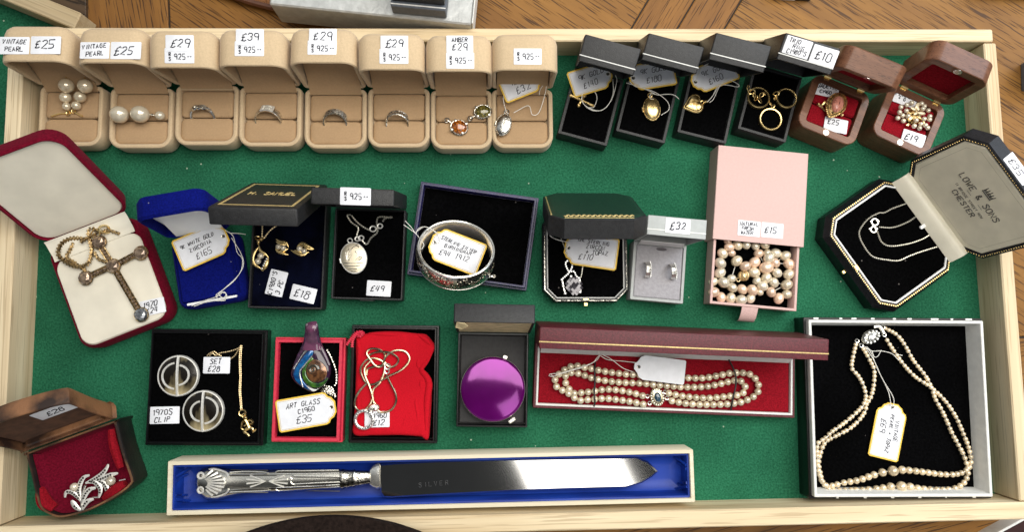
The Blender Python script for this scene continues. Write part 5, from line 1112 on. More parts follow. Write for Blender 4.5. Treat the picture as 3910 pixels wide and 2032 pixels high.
# --- fine bracelet
c = at('i', 560, 780, 18.5); t = jew('fine_bracelet', 'fine silver chain bracelet laid in two loops on black velvet', 'bracelet', c); b = MB()
for q in ([(690, 545), (650, 560), (600, 578), (545, 605), (510, 608), (450, 640), (405, 690), (385, 740), (410, 810), (470, 885), (560, 908), (640, 912), (710, 882), (800, 850), (890, 823)], [(750, 630), (690, 668), (600, 700), (510, 697)], [(500, 725), (530, 795), (590, 820), (700, 805), (790, 775), (840, 745)]):
    b.chain(ats('i', q, 18.9), .75, 1.7)
b.obj('chain', chain_s, t)
for x, y, r in ((485, 666, 22), (476, 714, 19)): b = MB(); b.torus(at('i', x, y, 19), r / 7.8, .8, 16, 6); b.ball(at('i', x + 22, y - 5, 19), 1.0, n=6, m=5); b.ball(at('i', x - 26, y - 4, 19), .9, n=6, m=5); b.obj('clasp_ring', silver, t)
# --- brooch
ZB = 19
c = at('j', 650, 1020, ZB); t = jew('leaf_brooch', 'silver leaf spray brooch set with marcasite and two pearls', 'brooch', c)
lv = [([(610, 1100), (590, 1040), (600, 980), (630, 930), (672, 915)], 2.1), ([(612, 1115), (575, 1070), (530, 1040), (495, 1045), (486, 1082)], 1.8), ([(615, 1125), (640, 1060), (675, 1020), (718, 1012)], 2.1), ([(612, 1180), (635, 1135), (665, 1105), (703, 1095)], 2.0), ([(608, 1180), (570, 1155), (545, 1120), (535, 1105)], 2.3),
      ([(640, 975), (700, 950), (760, 910), (795, 870), (812, 833)], 2.0), ([(700, 958), (770, 938), (830, 912), (885, 900)], 2.0), ([(715, 955), (770, 970), (800, 1010), (808, 1072)], 2.1), ([(650, 970), (705, 965), (745, 1000), (752, 1040), (740, 1085)], 2.1)]
for q, r in lv:
    b = MB(); P = smooth_path(ats('j', q, ZB + 1), 1.2); b.tube(P, lambda u: .35 + .78 * r * math.sin(math.pi * (.05 + .9 * u)) ** .8, 8, flat=.35); lf = b.obj('leaf', bright_silver, t)
    b = MB(); Q = resample(P, 2.0)
    for p in Q[2:-2]: gem(b, p + Vector((0, 0, .55)), .85, n=6)
    b.obj('marcasite', mat('marcasite', (0.09, 0.085, 0.075), 0.2, .9), lf, smooth=0)
b = MB(); b.tube(smooth_path(ats('j', [(614, 1182), (612, 1120), (618, 1060), (640, 990)], ZB + .4), 1), 1.0, 6); b.tube(ats('j', [(555, 1060), (720, 1000)], ZB - .5), .6, 5); b.tube(ats('j', [(895, 956), (942, 946)], ZB), .55, 5); b.tube(smooth_path(ats('j', [(735, 1080), (700, 1082), (680, 1090)], ZB), 1), .6, 5); b.obj('stem_and_pin', silver, t)
for x, y, r in ((557, 1003, 29), (830, 958, 33)): bead('pearl', pearl_w, t, at('j', x, y, ZB + 2), r / 9.2)
# --- clip earrings
for lab, x, y, sgn in (('round polished horn clip earring with silver arcs, the upper of two', 355, 505, 1), ('round polished horn clip earring with silver arcs, the lower of two', 560, 793, -1)):
    c = at('k', x, y, 12.6); t = jew('clip_earring', lab, 'earring', c, 'round 1970s clip earrings'); rr = 16.6
    b = MB(); b.rings([[(c.x + rr * k * math.cos(i * math.pi / 24), c.y + rr * k * math.sin(i * math.pi / 24), c.z + zz) for i in range(48)] for k, zz in ((.9, .2), (1, .8), (1, 2.4), (.97, 3.3), (.92, 3.4), (.89, 2.8))]); b.obj('silver_rim', bright_silver, t)
    b = MB(); b.rings([[(c.x + rr * k * math.cos(i * math.pi / 24), c.y + rr * k * math.sin(i * math.pi / 24), c.z + zz) for i in range(48)] for k, zz in ((.93, 2.9), (.93, 3.1), (.7, 3.9), (.4, 4.5), (.1, 4.7))]); b.obj('horn_disc', horn, t, smooth=70)
    def dz(px, py): return c.z + 4.75 - 1.75 * ((px ** 2 + py ** 2) / (rr * .93) ** 2)
    b = MB(); b.tube([(c.x, c.y + q, dz(0, q)) for q in [rr * (-.97 + 1.94 * k / 16) for k in range(17)]], 1.15, 6)
    for cx0, cy0, ra, a0, a1, s in ((-.5, 0, 11.3 if sgn > 0 else 8.6, 100, 262, -1), (.5, .6, 8.6 if sgn > 0 else 11.3, -82, 80, 1)):
        b.tube([(c.x + cx0 + ra * math.cos(R(a)), c.y + cy0 + ra * math.sin(R(a)) * .92, dz(ra * math.cos(R(a)), ra * math.sin(R(a)) * .92)) for a in range(a0, a1 + 1, 6)], .95, 6)
    b.obj('silver_arcs', bright_silver, t)
on(None, 'white slip reading 1970S CLIP beside the lower horn earring', 23.3, 13.6, 235, 830, 'k', 0, [('1970S', -1.6, 2.6, 4.2), ('CLIP', -2, -3.4, 4.2)], 12.8, pen=.3)
on(None, 'white slip reading SET £28 between upper clip and gold chain', 21.3, 13.2, 660, 420, 'k', -1, [('SET', -1, 3, 4), ('£28', -2, -3, 4.4)], 14, pen=.3)
c = at('k', 855, 780, 13); t = jew('charm_necklace', 'fine gold chain with a small winged archer charm', 'necklace', c); b = MB()
for q in ([(580, 345), (600, 325), (640, 308), (670, 330), (700, 345)], [(600, 345), (625, 322), (655, 340), (690, 320), (770, 305), (835, 282), (864, 255)], [(770, 370), (805, 345), (825, 315), (858, 262)], [(858, 256), (848, 330), (846, 420), (850, 520), (845, 620), (852, 710), (858, 792)], [(866, 256), (860, 330), (858, 420), (860, 520), (856, 620), (862, 710), (868, 792)]): b.chain(ats('k', q, 13.2), .62, 1.6)
b.obj('chain', chain_g, t)
b = MB(); b.torus(at('k', 870, 812, 13.6), 2.6, .6, 16, 5); b.torus(at('k', 882, 832, 13.6), 1.5, .5, 12, 5); b.obj('jump_ring', gold, t)
b = MB(); K = lambda *q: ats('k', q, 14)
b.ball(K((895, 852))[0], 1.9, n=10, m=7); b.tube(smooth_path(K((895, 868), (908, 890), (920, 915), (928, 935)), 1), [1.3, 1.7, 1.9, 1.9, 1.8, 1.8, 1.7, 1.7, 1.5][:9] if False else 1.6, 8)
b.tube(smooth_path(K((924, 932), (895, 950), (885, 965), (910, 985), (925, 1003)), 1), lambda u: 1.5 - .6 * u, 7); b.tube(smooth_path(K((930, 930), (955, 945), (960, 968), (985, 945)), 1), lambda u: 1.4 - .6 * u, 7)
b.tube(smooth_path(K((905, 885), (875, 882), (866, 905), (862, 940)), 1), lambda u: 1.1 - .4 * u, 6); b.tube(smooth_path(K((910, 880), (940, 870), (957, 890), (945, 910)), 1), lambda u: 1.2 - .4 * u, 6); b.tube(smooth_path(K((885, 920), (915, 905), (955, 900)), 1), .6, 5); b.tube(smooth_path(K((860, 940), (900, 955), (935, 940)), 1), .5, 5)
b.obj('charm', gold_eng, t)
# --- art glass pendant
ZG = 15
c = at('k', 1445, 450, ZG); t = jew('glass_pendant', 'teardrop art glass pendant with purple top and blue green copper swirl', 'pendant', c)
def slab(b, v, pts, z0, z1, dome, step=1.5):
    P = resample(smooth_path([Vector((*at(v, x, y, (z0 + z1) / 2).xy, 0)) for x, y in pts], 1, True), step, True)[:-1]; f_ = poly_out([(p.x, p.y) for p in P])
    return b.loft(f_, [(1.2, z0), (0, z0 + 1), (0, z1), (dome * .25, z1 + dome * .5), (dome * .7, z1 + dome * .85), (dome * 1.4, z1 + dome)])
glass_dk = mat('dark_purple_glass', (0.035, 0.012, 0.035), 0.06, coat=.35, vs=60, col2=(0.015, 0.008, 0.02)); g_pur = mat('lilac_glass', (0.15, 0.05, 0.10), 0.05, coat=.3, vs=90, col2=(0.03, 0.012, 0.028), lo=.38, hi=.62)
b = MB(); slab(b, 'k', [(1405, 150), (1475, 150), (1490, 205), (1510, 260), (1550, 330), (1598, 430), (1585, 530), (1525, 598), (1455, 640), (1370, 605), (1300, 545), (1276, 480), (1310, 392), (1358, 305), (1382, 235), (1395, 180)], ZG - 4, ZG + 2, 2.2); b.obj('glass_body', glass_dk, t, smooth=60)
b = MB(); P = smooth_path([at('k', 1437, 72, 25), at('k', 1438, 110, 27), at('k', 1440, 170, 25), at('k', 1442, 230, 22), at('k', 1445, 290, 20.2)], 1.5)
b.tube(P, lambda u: 4.3 + 1.5 * u + 3.2 * u * u, 14, flat=.38); b.obj('bail', g_pur, t, smooth=60)
for s in (-1, 1): b = MB(); b.tube(smooth_path([at('k', 1438 + s * 38, 80, 26), at('k', 1440 + s * 42, 160, 25), at('k', 1442 + s * 62, 250, 21), at('k', 1442 + s * 112, 355, 19.2), at('k', 1442 + s * 140, 420, 18.4)], 1.5), lambda u: 1.4 + .5 * math.sin(u * 3), 8); b.obj('glass_edge', mat('edge_glass', (0.05, 0.02, 0.05), 0.05, coat=.4, vs=300, var=.5), t)
b = MB()
def arcband(pts, r, m, name, z, fl=.4):
    b = MB(); b.tube(smooth_path(ats('k', pts, z), 1.2), r, 10, flat=fl); b.obj(name, m, t, smooth=60)
g_blue = mat('blue_foil_glass', (0.008, 0.16, 0.42), .12, .3, coat=1, vs=250, col2=(0.004, 0.05, 0.20)); g_grn = mat('green_foil_glass', (0.08, 0.22, 0.02), .12, .3, coat=1, vs=250, col2=(0.015, 0.06, 0.02)); g_cop = mat('copper_foil_glass', (0.30, 0.13, 0.05), .12, .5, coat=1, vs=300, col2=(0.07, 0.03, 0.015))
def patch(name, m, pts, z0, z1): b = MB(); slab(b, 'k', pts, z0, z1, .35, 1.0); b.obj(name, m, t, smooth=60)
patch('blue_band', g_blue, [(1440, 272), (1385, 332), (1318, 428), (1290, 488), (1312, 548), (1380, 602), (1440, 628), (1400, 585), (1362, 535), (1350, 475), (1385, 405), (1438, 350), (1455, 310)], ZG + 3, ZG + 4.4)
patch('white_streak', white_card, [(1395, 588), (1450, 634), (1500, 610), (1470, 612), (1430, 598)], ZG + 3.5, ZG + 4.7)
patch('green_band', g_grn, [(1440, 352), (1392, 408), (1362, 475), (1378, 545), (1425, 592), (1490, 604), (1550, 570), (1575, 520), (1520, 560), (1455, 562), (1408, 525), (1392, 465), (1415, 405), (1455, 375)], ZG + 3.6, ZG + 5.0)
patch('copper_disc', g_cop, [(1460, 372), (1520, 395), (1562, 450), (1560, 510), (1515, 552), (1450, 556), (1408, 520), (1396, 460), (1418, 405)], ZG + 3.8, ZG + 5.3)
arcband([(1445 + 44 * math.exp(-q * .10) * math.cos(q * .55), 455 - 46 * math.exp(-q * .10) * math.sin(q * .55)) for q in range(0, 26)], lambda u: 2.0 - 1.3 * u, mat('dark_swirl', (0.05, 0.045, 0.03), .1, .3, coat=1), 'swirl', ZG + 6.2, .5)
arcband([(1450 + 52 * math.exp(-q * .10) * math.cos(q * .55 + .8), 455 - 52 * math.exp(-q * .10) * math.sin(q * .55 + .8)) for q in range(0, 24)], lambda u: .8 - .4 * u, g_cop, 'copper_swirl', ZG + 6.6, .6)
arcband([(1290, 450), (1320, 395), (1360, 335), (1410, 285), (1440, 262)], .7, clear, 'clear_outline', ZG + 4.6); arcband([(1365, 600), (1340, 480), (1380, 420), (1440, 345)], .45, clear, 'clear_outline', ZG + 5.6)
b = MB(); q = ats('k', [(1560, 290), (1590, 340), (1620, 410), (1640, 480), (1640, 560), (1625, 590)], 14); b.chain(q, .9, 2.2)
for k in range(13):
    x, y = 1555 + 5 * (k % 7), 600 + 13 * (k % 5); b.chain(ats('k', [(x - 55 + k * 3, y + 20), (x - 20, y - 14 + k), (x + 25, y + 6), (x + 45 - k * 2, y + 24)], 12.5 + (k % 3)), .8, 2.2)
b.chain(ats('k', [(1600, 640), (1630, 660), (1625, 695)], 15), .9, 2.2); b.obj('chain', silver_dk, t)
price_tag('string tag marked ART GLASS C1960 £35 in the red box', at('k', 1398, 800, 17), 9, [('ART GLASS', -2.2, 6.6, 4.2), ('C1960', 0.4, 1.2, 4), ('£35', -2.8, -5.4, 6)], 47, 26, pen=.3)
# --- red pouch, snake chain
c = at('k', 2090, 580, 7); t = jew('cloth_pouch', 'bright red cloth pouch with drawstring in the black gloss box', 'pouch', c)
op = [(1800, 160), (1850, 165), (1960, 145), (2130, 142), (2290, 158), (2365, 165), (2400, 195), (2452, 268), (2425, 330), (2385, 400), (2345, 462), (2368, 500), (2412, 570), (2420, 680), (2410, 850), (2400, 1000), (2385, 1040), (2360, 1030), (2330, 1010), (2150, 998), (1950, 1000), (1780, 992), (1782, 850), (1790, 650), (1798, 420), (1795, 270)]
P = resample(smooth_path([Vector((*at('k', x, y, 14).xy, 0)) for x, y in op], 1, True), 2, True)[:-1]; fo = poly_out([(p.x, p.y) for p in P]); b = MB(); b.loft(hub(fo), [(.02, 6.2), (0, 7.5), (0, 11.5), (.015, 13), (.05, 14.2), (.12, 14.6), (.3, 14.8), (.6, 14.9), (.97, 14.9)]); b.obj('cloth', red_cloth, t, smooth=70)
for q, r in (([(2440, 280), (2390, 380), (2335, 455), (2370, 500), (2400, 570), (2385, 700), (2380, 850), (2375, 1020)], 2.0), ([(2300, 165), (2360, 200), (2400, 235), (2440, 270)], 1.4), ([(2335, 470), (2310, 420), (2320, 340)], 1.3), ([(2350, 500), (2330, 560), (2345, 640)], 1.0), ([(1810, 175), (1830, 300), (1815, 420)], 1.2), ([(1900, 160), (2050, 165), (2200, 172)], 1.0), ([(2150, 960), (2200, 880), (2230, 760)], .9), ([(2300, 990), (2310, 850), (2290, 700), (2320, 600)], 1.0), ([(1810, 960), (1825, 800), (1815, 640)], 1.1)):
    b = MB(); b.tube(smooth_path(ats('k', q, 14), 2), lambda u: .3 + 1.35 * r * math.sin(math.pi * u), 8, flat=.75); b.obj('cloth_fold', red_cloth, t, smooth=70)
b = MB()
for q in ([(1870, 165), (1830, 150), (1800, 170), (1775, 215), (1770, 275)], [(1865, 160), (1815, 150), (1775, 185), (1740, 230), (1722, 255)], [(1840, 140), (1855, 165), (1830, 185), (1815, 160), (1835, 145)]): b.chain(ats('k', q, 17), 1.7, 1.6)
b.obj('drawstring', red_card, t)
on(None, 'white slip marked £12 under the ring pendant on the red pouch', 20, 13, 1975, 862, 'k', 0, [('C1960', 1, 3.0, 3.6), ('£12', 1.2, -3, 4.2)], 15.6, pen=.28)
c = at('k', 1960, 700, 16); t = jew('snake_necklace', 'silver snake chain in loose loops with a stone-set ring pendant', 'necklace', c); b = MB(); ZS = 16.4
for q in ([(1965, 745), (1940, 700), (1945, 620), (2000, 560), (2035, 470), (2030, 400), (1970, 365), (1900, 370), (1850, 420), (1840, 480), (1880, 560), (1940, 578), (2010, 545), (2080, 505), (2170, 460), (2230, 400), (2238, 350), (2200, 305), (2120, 300), (2050, 345), (2010, 430), (1960, 420), (1920, 370), (1890, 320), (1920, 285), (1990, 290), (2035, 330), (2030, 400)],
          [(1895, 345), (1960, 315), (2060, 312), (2130, 345), (2150, 385), (2110, 430), (2060, 425), (2040, 395)], [(2050, 500), (2085, 570), (2125, 650), (2130, 720), (2090, 785), (2010, 805), (1960, 770)], [(1950, 760), (1940, 680), (1910, 580), (1880, 510), (1875, 440), (1930, 375)], [(1900, 560), (1840, 620), (1800, 690), (1795, 760), (1840, 795), (1905, 760), (1935, 690), (1925, 620)], [(1890, 500), (1900, 450), (1960, 430), (2020, 420)]):
    P = smooth_path(ats('k', q, ZS), 1.5); b.tube([p + Vector((0, 0, .5 * math.sin(i * .15))) for i, p in enumerate(P)], .92, 7)
b.obj('snake_chain', mat('aged_silver', (0.62, 0.50, 0.33), .25, 1.0, vs=900, var=.3), t)
b = MB(); b.torus(at('k', 2060, 430, ZS + .5), 2.2, .6, 14, 5); b.torus(at('k', 2055, 470, ZS + .5), 1.8, .6, 14, 5); b.obj('clasp', silver, t)
p = at('k', 1868, 865, ZS + 1); b = MB(); b.torus(p, 7.0, 1.5, 36, 8); b.obj('ring_pendant', silver, t)
b = MB()
for k in range(22): a = R(k * 16.4 + 170); gem(b, p + Vector((7 * math.cos(a), 7 * math.sin(a), 1.2)), 1.0, n=6, rot=a)
b.obj('stones', clear, t, smooth=0)
b = MB(); b.tube(smooth_path(ats('k', [(1915, 800), (1925, 775), (1950, 760), (1960, 780)], ZS + 1.5), 1), 2.6, 8, flat=.6); b.torus(at('k', 1970, 765, ZS + 1), 2.0, .6, 14, 5); b.obj('pendant_bail', engraved, t)
# --- purple compact
c = at('l', 347, 614, 4); c = at('l', 347, 614, 14); t = jew('compact_mirror', 'round shiny purple compact mirror with silver rim and clasp', 'compact', (c.x, c.y, 4)); rr = 26.6
b = MB(); b.rings([[(c.x + rr * k * math.cos(i * math.pi / 36), c.y + rr * k * math.sin(i * math.pi / 36), zz) for i in range(72)] for k, zz in ((.93, 3.5), (1.0, 5), (1.012, 9), (1.0, 12.6), (.97, 13.4))]); b.obj('silver_rim', silver, t)
b = MB(); b.rings([[(c.x + rr * k * math.cos(i * math.pi / 36), c.y + rr * k * math.sin(i * math.pi / 36), zz) for i in range(72)] for k, zz in ((.985, 13.0), (.975, 14.0), (.9, 14.35), (.6, 14.8), (.3, 15.0), (.05, 15.05))]); b.obj('purple_lid', purple, t, smooth=70)
b = MB()
for x, y, w_ in ((472, 815, 3.2), (428, 402, 2.0)):
    p = at('l', x, y, 12); a = math.atan2(p.y - c.y, p.x - c.x); b.box(-1.6, 1.6, -w_, w_, 8, 14.6, .5, M=Matrix.Translation((p.x, p.y, 0)) @ Matrix.Rotation(a, 4, 'Z'))
b.obj('clasp', silver, t)
# --- two-row pearl bracelet
c = at('l', 1420, 620, 13); t = jew('pearl_bracelet', 'two-row pearl bracelet with an oval blue stone clasp on red velvet', 'bracelet', c)
A_ = [(1500, 640), (1600, 660), (1740, 672), (1870, 662), (1960, 650), (1998, 625), (1996, 582), (1960, 556), (1910, 560), (1830, 580), (1735, 597), (1600, 600), (1450, 588), (1310, 575), (1170, 568), (1040, 551), (995, 540), (955, 525), (910, 511), (865, 505), (825, 522), (822, 566), (842, 605), (868, 638), (910, 638), (990, 630), (1085, 615), (1180, 622), (1270, 640), (1328, 657)]
B_ = [(1520, 690), (1620, 708), (1750, 715), (1890, 710), (1985, 695), (2065, 655), (2090, 610), (2080, 565), (2048, 525), (2000, 508), (1910, 508), (1820, 525), (1730, 540), (1630, 540), (1460, 530), (1300, 520), (1215, 515), (1080, 497), (990, 478), (940, 470), (890, 460), (840, 472), (780, 515), (753, 556), (770, 605), (820, 628), (865, 657), (910, 686), (990, 680), (1095, 675), (1230, 692), (1332, 712)]
beads = []
for q, z in ((A_, 15.6), (B_, 15.8)):
    P = smooth_path(ats('l', q, z), 1.5); L_ = sum((a - b_).length for a, b_ in zip(P, P[1:])); n = round(L_ / 5.72); P = resample(P, L_ / n - 1e-4)
    beads += P
    b = MB(); b.tube(P, .3, 4); b.obj('thread', string, t)
for k, p in enumerate(beads[:99]): bead('pearl', pearl, t, p, 2.92)
if len(beads) > 99:
    b = MB()
    for p in beads[99:]: b.ball(p, 2.92, n=16, m=10)
    o = b.obj('pearl_run', pearl, t); o['kind'] = 'stuff'
p = at('l', 1424, 664, 16); b = MB(); b.ball(p, 1, (6.0, 7.6, 2.2), 24, 10, Rm=Matrix.Rotation(R(12), 3, 'Z')); cl = b.obj('clasp', mat('pale_gold', (0.80, 0.72, 0.52), .25, .9, vs=600, col2=(0.4, 0.34, 0.22), bump=.3), t)
b = MB(); b.ball(p + Vector((0, 0, 1.4)), 1, (2.9, 4.2, 1.8), 18, 9, Rm=Matrix.Rotation(R(12), 3, 'Z')); b.obj('blue_stone', blue_gem, cl)
b = MB()
for k in range(18): a = 2 * math.pi * k / 18; q = Matrix.Rotation(R(12), 3, 'Z') @ Vector((5.0 * math.cos(a), 6.4 * math.sin(a), 1.4)); b.ball(p + q, .7, n=6, m=4)
for x, y in ((1360, 660), (1375, 705), (1475, 632), (1488, 672)): b.torus(at('l', x, y, 16), 1.4, .45, 12, 5)
b.obj('clasp_beads', silver, cl)
for lab, q in (('black elastic band round the left end of the pearl bracelet', [(1018, 440, 14), (1014, 480, 19.2), (1016, 560, 19.2), (1012, 640, 19.2), (1016, 690, 19), (1010, 728, 14)]), ('black elastic band round the right end of the pearl bracelet', [(1893, 418, 14), (1920, 470, 18), (1940, 530, 19.4), (1938, 600, 19.2), (1920, 680, 19.2), (1908, 750, 14)])):
    b = MB(); P = ats('l', q, 16); b.tube(smooth_path(P, 1.5), .7, 6); o = b.obj('elastic_band', elastic, None); tag_(o, lab, 'elastic band', 'black elastic bands on the bracelet')
price_tag('plain blank white string tag on the pearl bracelet', at('l', 1440, 484, 20), 172, [], 42, 20, 0, plain=True, strings=[ats('l', [(1290, 440, 21), (1200, 430, 20), (1100, 420, 20), (1045, 395, 20), (1000, 440, 20), (900, 475, 20), (800, 505, 20), (720, 515, 18), (730, 530, 18), (850, 495, 20), (960, 462, 20), (1030, 420, 20), (1045, 390, 20), (1040, 365, 22)], 20), ats('l', [(1265, 500, 20), (1200, 475, 20), (1120, 415, 20), (1060, 385, 20)], 20), ats('l', [(725, 512, 18), (745, 535, 17), (755, 545, 16)], 18)])
# --- the long two-strand necklace
c = at('n', 700, 650, 7); t = jew('pearl_necklace', 'two-strand graduated champagne pearl necklace with crystal clasp in white-rimmed box', 'necklace', c)
S = [[(490, 240), (470, 325), (464, 390), (500, 435), (530, 490), (545, 560), (525, 610), (475, 662), (410, 716), (350, 758), (305, 800), (266, 830), (262, 900), (268, 970), (285, 1040), (320, 1085), (350, 1102), (430, 1100), (530, 1098), (640, 1085), (690, 1076), (750, 1075), (810, 1080), (860, 1090), (980, 1098), (1060, 1088), (1100, 1066), (1122, 1042), (1136, 1000), (1130, 950), (1108, 890), (1075, 825), (1045, 770), (1015, 700), (985, 635), (948, 570), (928, 510), (890, 435), (820, 345), (770, 255), (722, 195), (650, 155)],
     [(520, 260), (560, 330), (592, 400), (590, 490), (573, 560), (548, 600), (540, 640), (505, 692), (450, 742), (380, 780), (312, 818), (282, 880), (270, 940), (277, 995), (292, 1050), (330, 1075), (415, 1055), (500, 1040), (580, 1012), (635, 995), (693, 985), (755, 980), (800, 984), (890, 995), (1000, 1008), (1090, 1002), (1146, 965), (1153, 920), (1140, 850), (1105, 760), (1070, 680), (1020, 600), (965, 540), (905, 490), (830, 440), (760, 365), (700, 280), (660, 215)]]
allp = []
for si, q in enumerate(S):
    P = smooth_path(ats('n', q, 10.5), 1.0); b = MB(); b.tube(P[::3] + [P[-1]], .35, 4); b.obj('thread', string, t)
    ctr = at('n', 740, 1075, 10.5) if si == 0 else at('n', 693, 985, 10.5); ic = min(range(len(P)), key=lambda i: (P[i] - ctr).length)
    acc = [0.0]
    for a, q2 in zip(P, P[1:]): acc.append(acc[-1] + (q2 - a).length)
    def rad(s): dd = abs(s - acc[ic]); return 1.85 + 1.15 * math.exp(-(dd / 60) ** 2) + 1.25 * math.exp(-(dd / 7.5) ** 2)
    for direction in (1, -1):
        s = acc[ic] + (0 if direction > 0 else -2 * rad(acc[ic]) * .97); i = ic
        while 0 <= s <= acc[-1]:
            while i + 1 < len(acc) and acc[i + 1] < s: i += 1
            while i > 0 and acc[i] > s: i -= 1
            allp.append((P[i].copy(), rad(s))); s += direction * 2 * rad(s) * .97
allp.sort(key=lambda e: -e[1])
for p, r in allp[:99]: bead('pearl', pearl_c, t, p + Vector((0, 0, r - 3)), r)
b = MB()
for p, r in allp[99:]: b.ball(p + Vector((0, 0, r - 3)), r, n=14, m=9)
o = b.obj('small_pearls', pearl_c, t); o['kind'] = 'stuff'
b = MB(); p = at('n', 565, 208, 11); Mz = Matrix.Rotation(R(28), 3, 'Z')
b.ball(p, 1, (8.2, 5.6, 3.5), 16, 8, Rm=Mz); cl = b.obj('clasp', mat('pale_silver', (0.72, 0.70, 0.60), .25, .9, vs=500, col2=(.35, .34, .3), bump=.3), t)
b = MB(); gem(b, p + Vector((0, 0, 2.6)), 4.0, (1.15, .8, .6), 8, R(28))
for k in range(12): a = 2 * math.pi * k / 12; gem(b, p + Mz @ Vector((6.6 * math.cos(a), 4.3 * math.sin(a), 2.2)), 1.4, n=7)
b.obj('clasp_crystals', clear, cl, smooth=0)
b = MB()
for x, y in ((490, 232), (515, 258), (648, 196), (640, 152)): b.torus(at('n', x, y, 11), 1.5, .5, 12, 5)
b.tube(smooth_path(ats('n', [(585, 150), (620, 150), (645, 190)], 12), 1), 1.4, 6); b.obj('clasp_loops', silver, cl)
price_tag('string tag marked VINTAGE PEARL + TOPAZ £69 on black velvet in the large box', at('n', 668, 755, 8), 75, [('VINTAGE', -1.0, 6.6, 3.6), ('PEARL + TOPAZ', 1.4, 1.4, 3.2), ('£69', -4, -5.0, 5)], 47, 26, 180, strings=[ats('n', [(530, 262), (570, 300), (605, 390), (640, 460), (672, 530), (688, 612)], 11), ats('n', [(535, 265), (590, 350), (630, 440), (665, 500), (690, 540), (704, 580), (696, 615)], 11.5), ats('n', [(545, 265), (575, 290), (630, 290), (690, 305), (722, 335), (735, 345)], 11), ats('n', [(575, 290), (590, 325), (610, 320), (630, 285)], 11.5), ats('n', [(720, 310), (752, 316)], 11)], pen=.28)
# --- cake knife
ZK = 17
c = at('m', 900, 225, ZK); t = jew('cake_knife', 'silver cake knife with shell-patterned handle and broad mirror-bright blade', 'knife', c)
up = [(1042, 152), (1120, 145), (1300, 136), (1600, 128), (2000, 121), (2245, 117), (2300, 140), (2345, 186)]; lo = [(2318, 212), (2270, 240), (2195, 262), (1900, 270), (1700, 277), (1400, 292), (1200, 303), (1100, 309), (1062, 308), (1045, 285), (1040, 220)]
P = [at('m', x, y, ZK) for x, y in up + lo]; f_ = poly_out([(p.x, p.y) for p in P]); b = MB(); b.loft(f_, [(.6, ZK - .6), (0, ZK - .3), (0, ZK), (1.2, ZK + .9)]); b.obj('blade', mat('mirror_steel', (0.80, 0.78, 0.74), .075, 1.0, vs=40, var=.04), t)
b = MB(); F = flat_frame(at('m', 1300, 222, ZK + .9), R(4)); write(b, 'SILVER', 0, -3.6, 3.4, F, w=.16, slant=0, jit=0, adv=1.3); b.obj('stamp', mat('etched_mark', (0.12, 0.12, 0.12), .5, .6), t)
def section(b, st, n=20, fl=.55):
    """st: (x, y_top, y_bottom) in view m"""
    rs = []
    for x, y0, y1 in st:
        p, q = at('m', x, y0, ZK), at('m', x, y1, ZK); m_ = (p + q) / 2; h = (p - q) / 2; hl_ = h.length
        rs.append([m_ + h * math.cos(2 * math.pi * k / n) + Vector((0, 0, hl_ * fl * math.sin(2 * math.pi * k / n))) for k in range(n)])
    return b.rings(rs)
b = MB(); section(b, [(180, 225, 240), (186, 205, 270), (205, 180, 300), (240, 166, 322), (290, 168, 322), (350, 178, 305), (420, 180, 292), (520, 178, 288), (640, 176, 282), (760, 176, 274), (858, 174, 264)]); b.obj('handle', handle_silver, t, smooth=60)
b = MB(); section(b, [(860, 178, 270), (868, 174, 274), (880, 178, 268), (915, 180, 262), (925, 176, 266), (932, 182, 258), (1000, 184, 246)]); b.obj('ferrule', silver_dk, t)
b = MB(); section(b, [(998, 176, 252), (1012, 160, 262), (1030, 150, 268), (1042, 148, 266)], fl=.3); b.obj('bolster', silver, t)
def hz(x, y):                                                # height of the handle's upper surface
    st = [(180, 225, 240), (240, 166, 322), (350, 178, 305), (520, 178, 288), (858, 174, 264)]
    for s0, s1 in zip(st, st[1:]):
        if s0[0] <= x <= s1[0]:
            u = (x - s0[0]) / (s1[0] - s0[0]); a, bb = s0[1] + (s1[1] - s0[1]) * u, s0[2] + (s1[2] - s0[2]) * u; m_, h = (a + bb) / 2, (bb - a) / 2
            q = max(0, 1 - ((y - m_) / h) ** 2); return ZK + h / 5.6 * .55 * math.sqrt(q) + .1
    return ZK + 3
def H(pts): return smooth_path([at('m', x, y, hz(x, y)) for x, y in pts], 1)
b = MB()
for k in range(9):                                           # shell at the end
    a = -1.05 + 2.1 * k / 8; b.tube(H([(205, 240), (205 + 55 * math.cos(a), 240 + 38 * math.sin(a)), (205 + 112 * math.cos(a), 240 + 68 * math.sin(a))]), lambda u: .4 + 1.0 * u, 6)
for s in (-1, 1): b.torus(at('m', 204, 240 + 34 * s, ZK + 6), 2.2, .9, 14, 6); b.tube(H([(215, 240 + 50 * s), (260, 240 + 66 * s), (320, 240 + 50 * s), (335, 240 + 30 * s)]), .8, 6)
b.obj('shell', bright_silver, t)
b = MB()  # dark lines put shade between the shell ribs and beside the edging
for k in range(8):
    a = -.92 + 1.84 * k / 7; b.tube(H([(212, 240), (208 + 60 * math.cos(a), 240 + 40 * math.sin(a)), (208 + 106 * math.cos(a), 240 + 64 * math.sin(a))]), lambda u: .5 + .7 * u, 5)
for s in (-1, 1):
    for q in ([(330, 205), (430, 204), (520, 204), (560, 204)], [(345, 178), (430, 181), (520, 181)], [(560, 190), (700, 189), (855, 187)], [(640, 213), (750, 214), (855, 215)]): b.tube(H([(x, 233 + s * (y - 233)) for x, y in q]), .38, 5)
b.obj('shadow_lines', mat('shadow_silver', (0.10, 0.095, 0.085), .35, 1.0), t)
b = MB()
